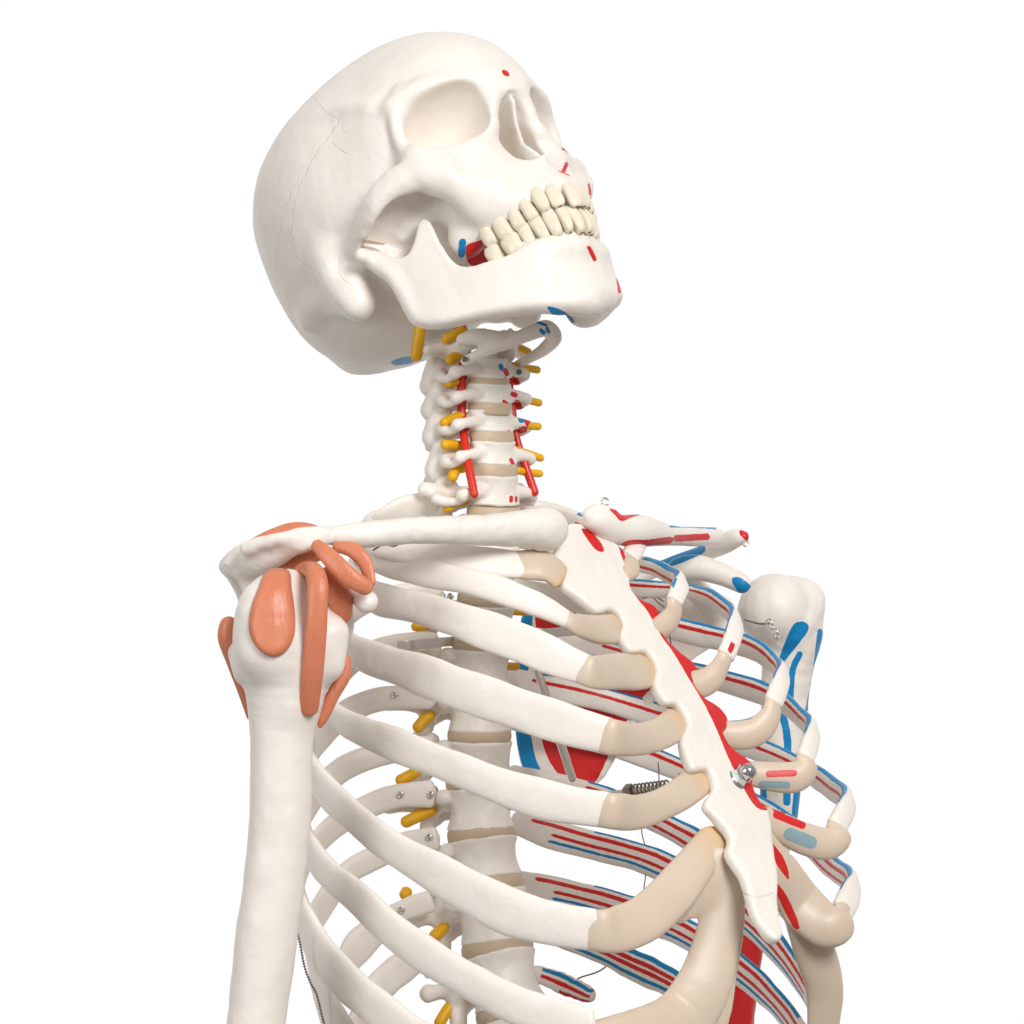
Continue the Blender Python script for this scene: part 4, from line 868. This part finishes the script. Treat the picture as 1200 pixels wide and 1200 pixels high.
# left shoulder blade: the plate faces the lens, behind the ribs
DB = 8.3
blade = [(640, 688), (700, 682), (760, 684), (812, 694), (850, 715), (852, 742), (815, 768), (772, 806), (738, 850), (712, 900), (698, 922), (680, 935), (640, 930), (614, 905), (604, 860), (603, 810), (606, 760), (614, 715)]
o_ = P(700, 760, DB); kk = pk(DB); bl = [((a - 700) * kk, (760 - b) * kk) for a, b in smooth_poly(blade, 3)]
sL = [(slab(o_, V(1, 0, 0), V(0, 0, 1), bl, .16, .12, bend=lambda a, b: .062*np.maximum(a, 0)**2), 0),
      (pchain([(846, 715, 16, 5.6), (848, 742, 16, 5.6)]), .4), (pchain([(768, 812, 6, 7.6), (735, 858, 5, 8.1), (704, 905, 6, 8.3)]), .3),
      (pchain([(838, 712, 16, 5.2), (800, 676, 13, 3.4), (795, 669, 15, 2.6), (816, 665, 15.5, 2.0), (845, 673, 13, 1.6), (869, 684, 11.5, 1.2)], k=.3), .4),
      (pchain([(690, 700, 6, 9.0), (740, 680, 8, 9.3), (790, 660, 9, 8.2), (828, 647, 10, 6.2), (848, 637, 12.5, 4.4), (862, 631, 11, 3.6), (871, 629, 7, 3.2)], k=.3), .3)]
m = build(sL, .09)
link('shoulder_blade', m, BONE, ROOT, paint(m[0], m[1], [('red', 'area', [(632, 712), (690, 712), (730, 745), (770, 795), (758, 812), (740, 835), (716, 880), (699, 915), (682, 924), (655, 908), (637, 876), (630, 830), (628, 780), (628, 740)]),
    ('blue', 'line', [(616, 722), (612, 760), (610, 800), (612, 850), (620, 893), (634, 919)], 9), ('blue', 'area', [(857, 678), (868, 677), (881, 688), (879, 696), (865, 694)]), ('red', 'line', [(867, 668), (876, 673)], 2.2),
    ('red', 'line', [(871, 624), (876, 629)], 5), ('blue', 'line', [(776, 660), (800, 652), (820, 643)], 7)], .0), label='left shoulder blade with a large red field and blue rim')
# left upper arm
DL = 5.6
m = build([(pchain([(850, 1260, 23, DL), (861, 1200, 23, DL), (874, 1100, 22, DL), (905, 985, 23, DL), (914, 930, 24, DL), (918, 850, 27, DL), (922, 790, 30, DL), (928, 745, 36, DL)], k=.5), 0),
           (ellipsoid(P(907, 715, 5.0), (2.0, 2.1, 2.0)), .5), (pchain([(944, 716, 22, 5.4), (946, 700, 20, 5.6), (934, 694, 18, 5.6)]), .5), (pchain([(930, 742, 16, 4.4), (944, 730, 12, 4.4)]), .4)], .09, 4); m = rough(m, .03, .9)
armL = link('upper_arm_bone', m, BONE, ROOT, paint(m[0], m[1], [('blue', 'area', [(926, 738), (934, 729), (944, 729), (948, 737), (938, 752), (922, 772), (914, 780), (914, 768)]), ('blue', 'line', [(937, 767), (929, 785), (926, 818)], 4),
    ('blue', 'line', [(961, 740), (955, 790), (945, 840)], 3.4), ('blue', 'line', [(917, 838), (923, 870), (922, 940)], 4.6), ('blue', 'line', [(894, 920), (896, 955)], 4.2), ('blue', 'line', [(935, 915), (931, 970)], 4.6),
    ('red', 'area', [(850, 1092), (880, 1090), (897, 1104), (890, 1180), (880, 1280), (830, 1280), (842, 1150)])], .0), label='left upper arm bone painted with blue lines and a red patch')
# ================================================================== metal fittings
def rod(a, b, r, name, mat, par=ROOT, flat=None): return link(name, tube([a, (a+b)/2, b], r, 14, 14), mat, par)
vb, sb_ = PL(590, 947, 1.0), stw(862, 912, -.9)
rod(vb, sb_, .17, 'support_rod', STEEL)
rod(P(628, 780, 1.5), P(672, 917, 1.5), .23, 'support_rod', STEEL)
def bar(a, b, w, t, name, mat):
    p = a + np.linspace(0, 1, 12)[:, None] * (b - a); v, q, tri, i = sweep(p, np.full(12, w), np.full(12, t), np.tile(V(0, 1, 0), (12, 1)), 24, 6); return link(name, (v, q, tri), mat, ROOT)
bar(P(466, 757, -6.3), P(700, 737, 2.5), .25, .06, 'support_bar', STEEL)
# spring on the rod and its nut
ax = unit(sb_ - vb); q0 = vb + ax * (np.dot(P(770, 924, -6) - vb, ax)); q1 = vb + ax * (np.dot(P(806, 917, -7.5) - vb, ax))
n1 = unit(np.cross(ax, UV)); n2 = np.cross(ax, n1); tt = np.linspace(0, 1, 220)
cp = q0 + tt[:, None]*(q1 - q0) + .34*(n1*np.cos(tt*2*np.pi*9)[:, None] + n2*np.sin(tt*2*np.pi*9)[:, None])
link('spring', tube(cp, .055, 260, 6), DARKSTEEL, ROOT)
link('nut', lathe(q0 - ax*.45, q0, [(0, 0), (0, .36), (.05, .42), (.4, .42), (.45, .36), (.45, 0)], 6), DARKSTEEL, ROOT, smooth=False)
# cap nut on the breast bone
c0 = stw(863, 913, .14); a1 = unit(SN + .25*LV)
cap = link('cap_nut', lathe(c0 - a1*.1, c0 + a1, [(0, 0), (0, .62), (.08, .66), (.2, .66), (.24, .62), (.24, .44), (.26, .46)], 36), CHROME, ROOT)
link('nut', lathe(c0 + a1*.14, c0 + a1*2, [(0, .5), (.03, .56), (.38, .56), (.43, .48), (.43, 0)], 6), CHROME, cap, smooth=False)
link('dome', lathe(c0 + a1*.52, c0 + a1*2, [(0, .42), (.2, .43), (.36, .41), (.52, .34), (.62, .21), (.66, .0)], 28), CHROME, cap)
# wire eyelets and screws
def screw(p, n, r=.2, par=ROOT):
    n = unit(n); u = unit(np.cross(n, V(.3, .2, 1))); w = np.cross(n, u); t = np.linspace(0, 2*np.pi, 15)
    ring = p + n*.12 + r*.72*(u*np.cos(t)[:, None] + w*np.sin(t)[:, None])
    stem = p + n*.05 + np.linspace(-1, 1, 9)[:, None]*(u*.3 + w*.15)*r*2.2 + n*.1
    m = join([tube(ring, .05, 26, 6), tube(stem, .06, 12, 6), lathe(p - n*.1, p + n, [(0, r*.6), (.14, r*.6), (.17, r*.4), (.17, 0)], 12)])
    return link('screw', m, WIRE if r < .18 else STEEL, par)
def on_rib(side, k, px, py):
    p, hh, nrm, thk, o = RIBS[(side, k)]; q = pix(p); i = int(np.hypot(q[:, 0]-px, q[:, 1]-py).argmin()); n = -nrm[i]
    if n @ (CAM - p[i]) < 0: n = -n
    t = on_plane(px, py, p[i] + n*thk[i]*.9, n)
    return t, n
for k, px, py in ((6, 462, 814), (8, 469, 931), (8, 505, 931), (9, 503, 981), (10, 470, 1066), (4, 484, 701), (4, 528, 699)): screw(*on_rib(-1, k, px, py))
for px, py, l in ((516, 580, -2.2), (533, 578, -1.7), (614, 575, 2.2), (621, 583, 2.6), (524, 656, -2.2), (535, 657, -1.8), (609, 436, 1.7), (545, 421, -2.6)): screw(PL(px, py, l), V(-.2, -1, 0), .15)
def ring(c, n, r, w, name):
    n = unit(n); u = unit(np.cross(n, V(.1, .2, 1))); x = np.cross(n, u); t = np.linspace(0, 2*np.pi, 17)
    return link(name, tube(c + r*(u*np.cos(t)[:, None] + x*np.sin(t)[:, None]), w, 40, 7), STEEL, ROOT)
ring(P(709, 588, -8.2), V(.5, -1, .2), .19, .06, 'wire_ring'); rod(P(709, 592, -8.2), P(709, 602, -8.2), .06, 'wire_ring', STEEL)
ring(P(874, 637, 3.2), V(.3, -1, .1), .15, .05, 'wire_ring')
for i in range(4): ring(P(901 + i*3.2, 729 + i*5.5, 2.6 - .1*i), V(1 if i % 2 else -.4, -1, .3), .16, .05, 'wire_ring')
link('wire', tube([P(872, 726, 3), P(890, 731, 2.8), P(902, 730, 2.6)], .05), WIRE, ROOT)
def wire(pts, r=.035): return link('wire', tube([P(*p) for p in pts], r, None, 6), WIRE, ROOT)
wire([(771, 893, 2.4), (772, 905, 2.4), (771, 925, 2.4), (758, 950, 2.6), (752, 972, 2.8), (756, 992, 2.8), (758, 1010, 2.6), (756, 1030, 2.6), (752, 1060, 2.8)])
wire([(718, 1114, 3.6), (712, 1130, 3.4), (700, 1139, 3.2), (677, 1147, 3.4), (668, 1158, 3.4), (664, 1168, 3.4)], .045); wire([(660, 1158, 3.3), (676, 1165, 3.3)], .06)
wire([(763, 690, 1.4), (764, 697, 1.4), (770, 705, 1.4), (779, 712, 1.4)]); wire([(752, 702, 1.4), (766, 699, 1.4), (778, 705, 1.4)]); wire([(784, 742, 1.0), (786, 752, 1.0), (786, 768, 1.2)])
wire([(437, 645, -12.5), (450, 638, -13.2), (462, 640, -13.2), (470, 635, -13.4)], .05)
# thin hanging chain at the right side
cpts = [P(348, 1090, -12.5), P(352, 1108, -12.5), (P(357, 1133, -12.5)), P(364, 1152, -12.5), P(371, 1165, -12.5), P(376, 1185, -12.5), P(381, 1205, -12.5), P(386, 1230, -12.5)]
t = spline(np.array(cpts), 400); L = np.linalg.norm(np.diff(t, axis=0), axis=1).sum()
link('bead_chain', tube(t, .055 + .03*np.sin(np.linspace(0, 1, 400) * L * 2*np.pi / .14), 400, 7, False), WIRE, ROOT)
# soft disc of the jaw joint
link('joint_disc', build([(chain([h2w(hl(422, 280, -6.1)), h2w(hl(434, 282, -5.9)), h2w(hl(448, 285, -5.5))], [.18, .26, .16], (unit(V(0, .2, 1)), .55)), 0)], .05), CART, skull)
# ================================================================== camera, light, background
sc = bpy.context.scene
cam = bpy.data.cameras.new('camera'); co = bpy.data.objects.new('camera', cam); COL.objects.link(co)
co.location = (0, -D0*.01, ZC*.01); co.rotation_euler = (math.pi/2, 0, 0)
cam.sensor_fit = 'HORIZONTAL'; cam.sensor_width = 36; cam.lens = 36 * FPX / 1200; cam.clip_end = 100; cam.clip_start = .05
sc.camera = co
w = bpy.data.worlds.new('World'); sc.world = w; w.use_nodes = True; nt = w.node_tree; bg = nt.nodes['Background']
tc = nd(nt, 'ShaderNodeTexCoord'); sp = nd(nt, 'ShaderNodeSeparateXYZ'); nt.links.new(tc.outputs['Generated'], sp.inputs[0])
mr = nd(nt, 'ShaderNodeMapRange', i_1=.35, i_2=.82, i_3=0.0, i_4=1.0); nt.links.new(sp.outputs[1], mr.inputs[0])
mz = nd(nt, 'ShaderNodeMapRange', i_1=-.9, i_2=.9, i_3=.20, i_4=.50); nt.links.new(sp.outputs[2], mz.inputs[0])
mx = nd(nt, 'ShaderNodeMix', data_type='RGBA'); nt.links.new(mr.outputs[0], mx.inputs[0]); mx.inputs[7].default_value = (1.02, 1.02, 1.02, 1)
tint = nd(nt, 'ShaderNodeMix', data_type='RGBA', blend_type='MULTIPLY'); tint.inputs[0].default_value = 1; tint.inputs[7].default_value = (1.0, .95, .89, 1); nt.links.new(mz.outputs[0], tint.inputs[6]); nt.links.new(tint.outputs[2], mx.inputs[6]); nt.links.new(mx.outputs[2], bg.inputs['Color']); bg.inputs['Strength'].default_value = 1.0
def area(name, loc, aim, size, e, col=(1, 1, 1)):
    l = bpy.data.lights.new(name, 'AREA'); l.shape = 'DISK'; l.size = size; l.energy = e; l.color = col
    o = bpy.data.objects.new(name, l); COL.objects.link(o); o.location = loc
    from mathutils import Vector
    o.rotation_euler = (Vector(aim) - Vector(loc)).to_track_quat('-Z', 'Y').to_euler()
area('softbox_lamp', (.9, -2.0, 2.6), (0.05, 0, 1.42), 1.0, 47, (1, 1, 1))
area('softbox_lamp', (-1.6, -1.7, 1.9), (0, 0, 1.42), 1.0, 15, (.96, .985, 1))
sc.view_settings.view_transform = 'Standard'; sc.view_settings.look = 'None'; sc.view_settings.exposure = 0; sc.view_settings.gamma = 1
sc.render.engine = 'CYCLES'; sc.cycles.max_bounces = 6; sc.cycles.diffuse_bounces = 4; sc.cycles.use_denoising = True
for o in bpy.data.objects:
    if '_c' in o: del o['_c']
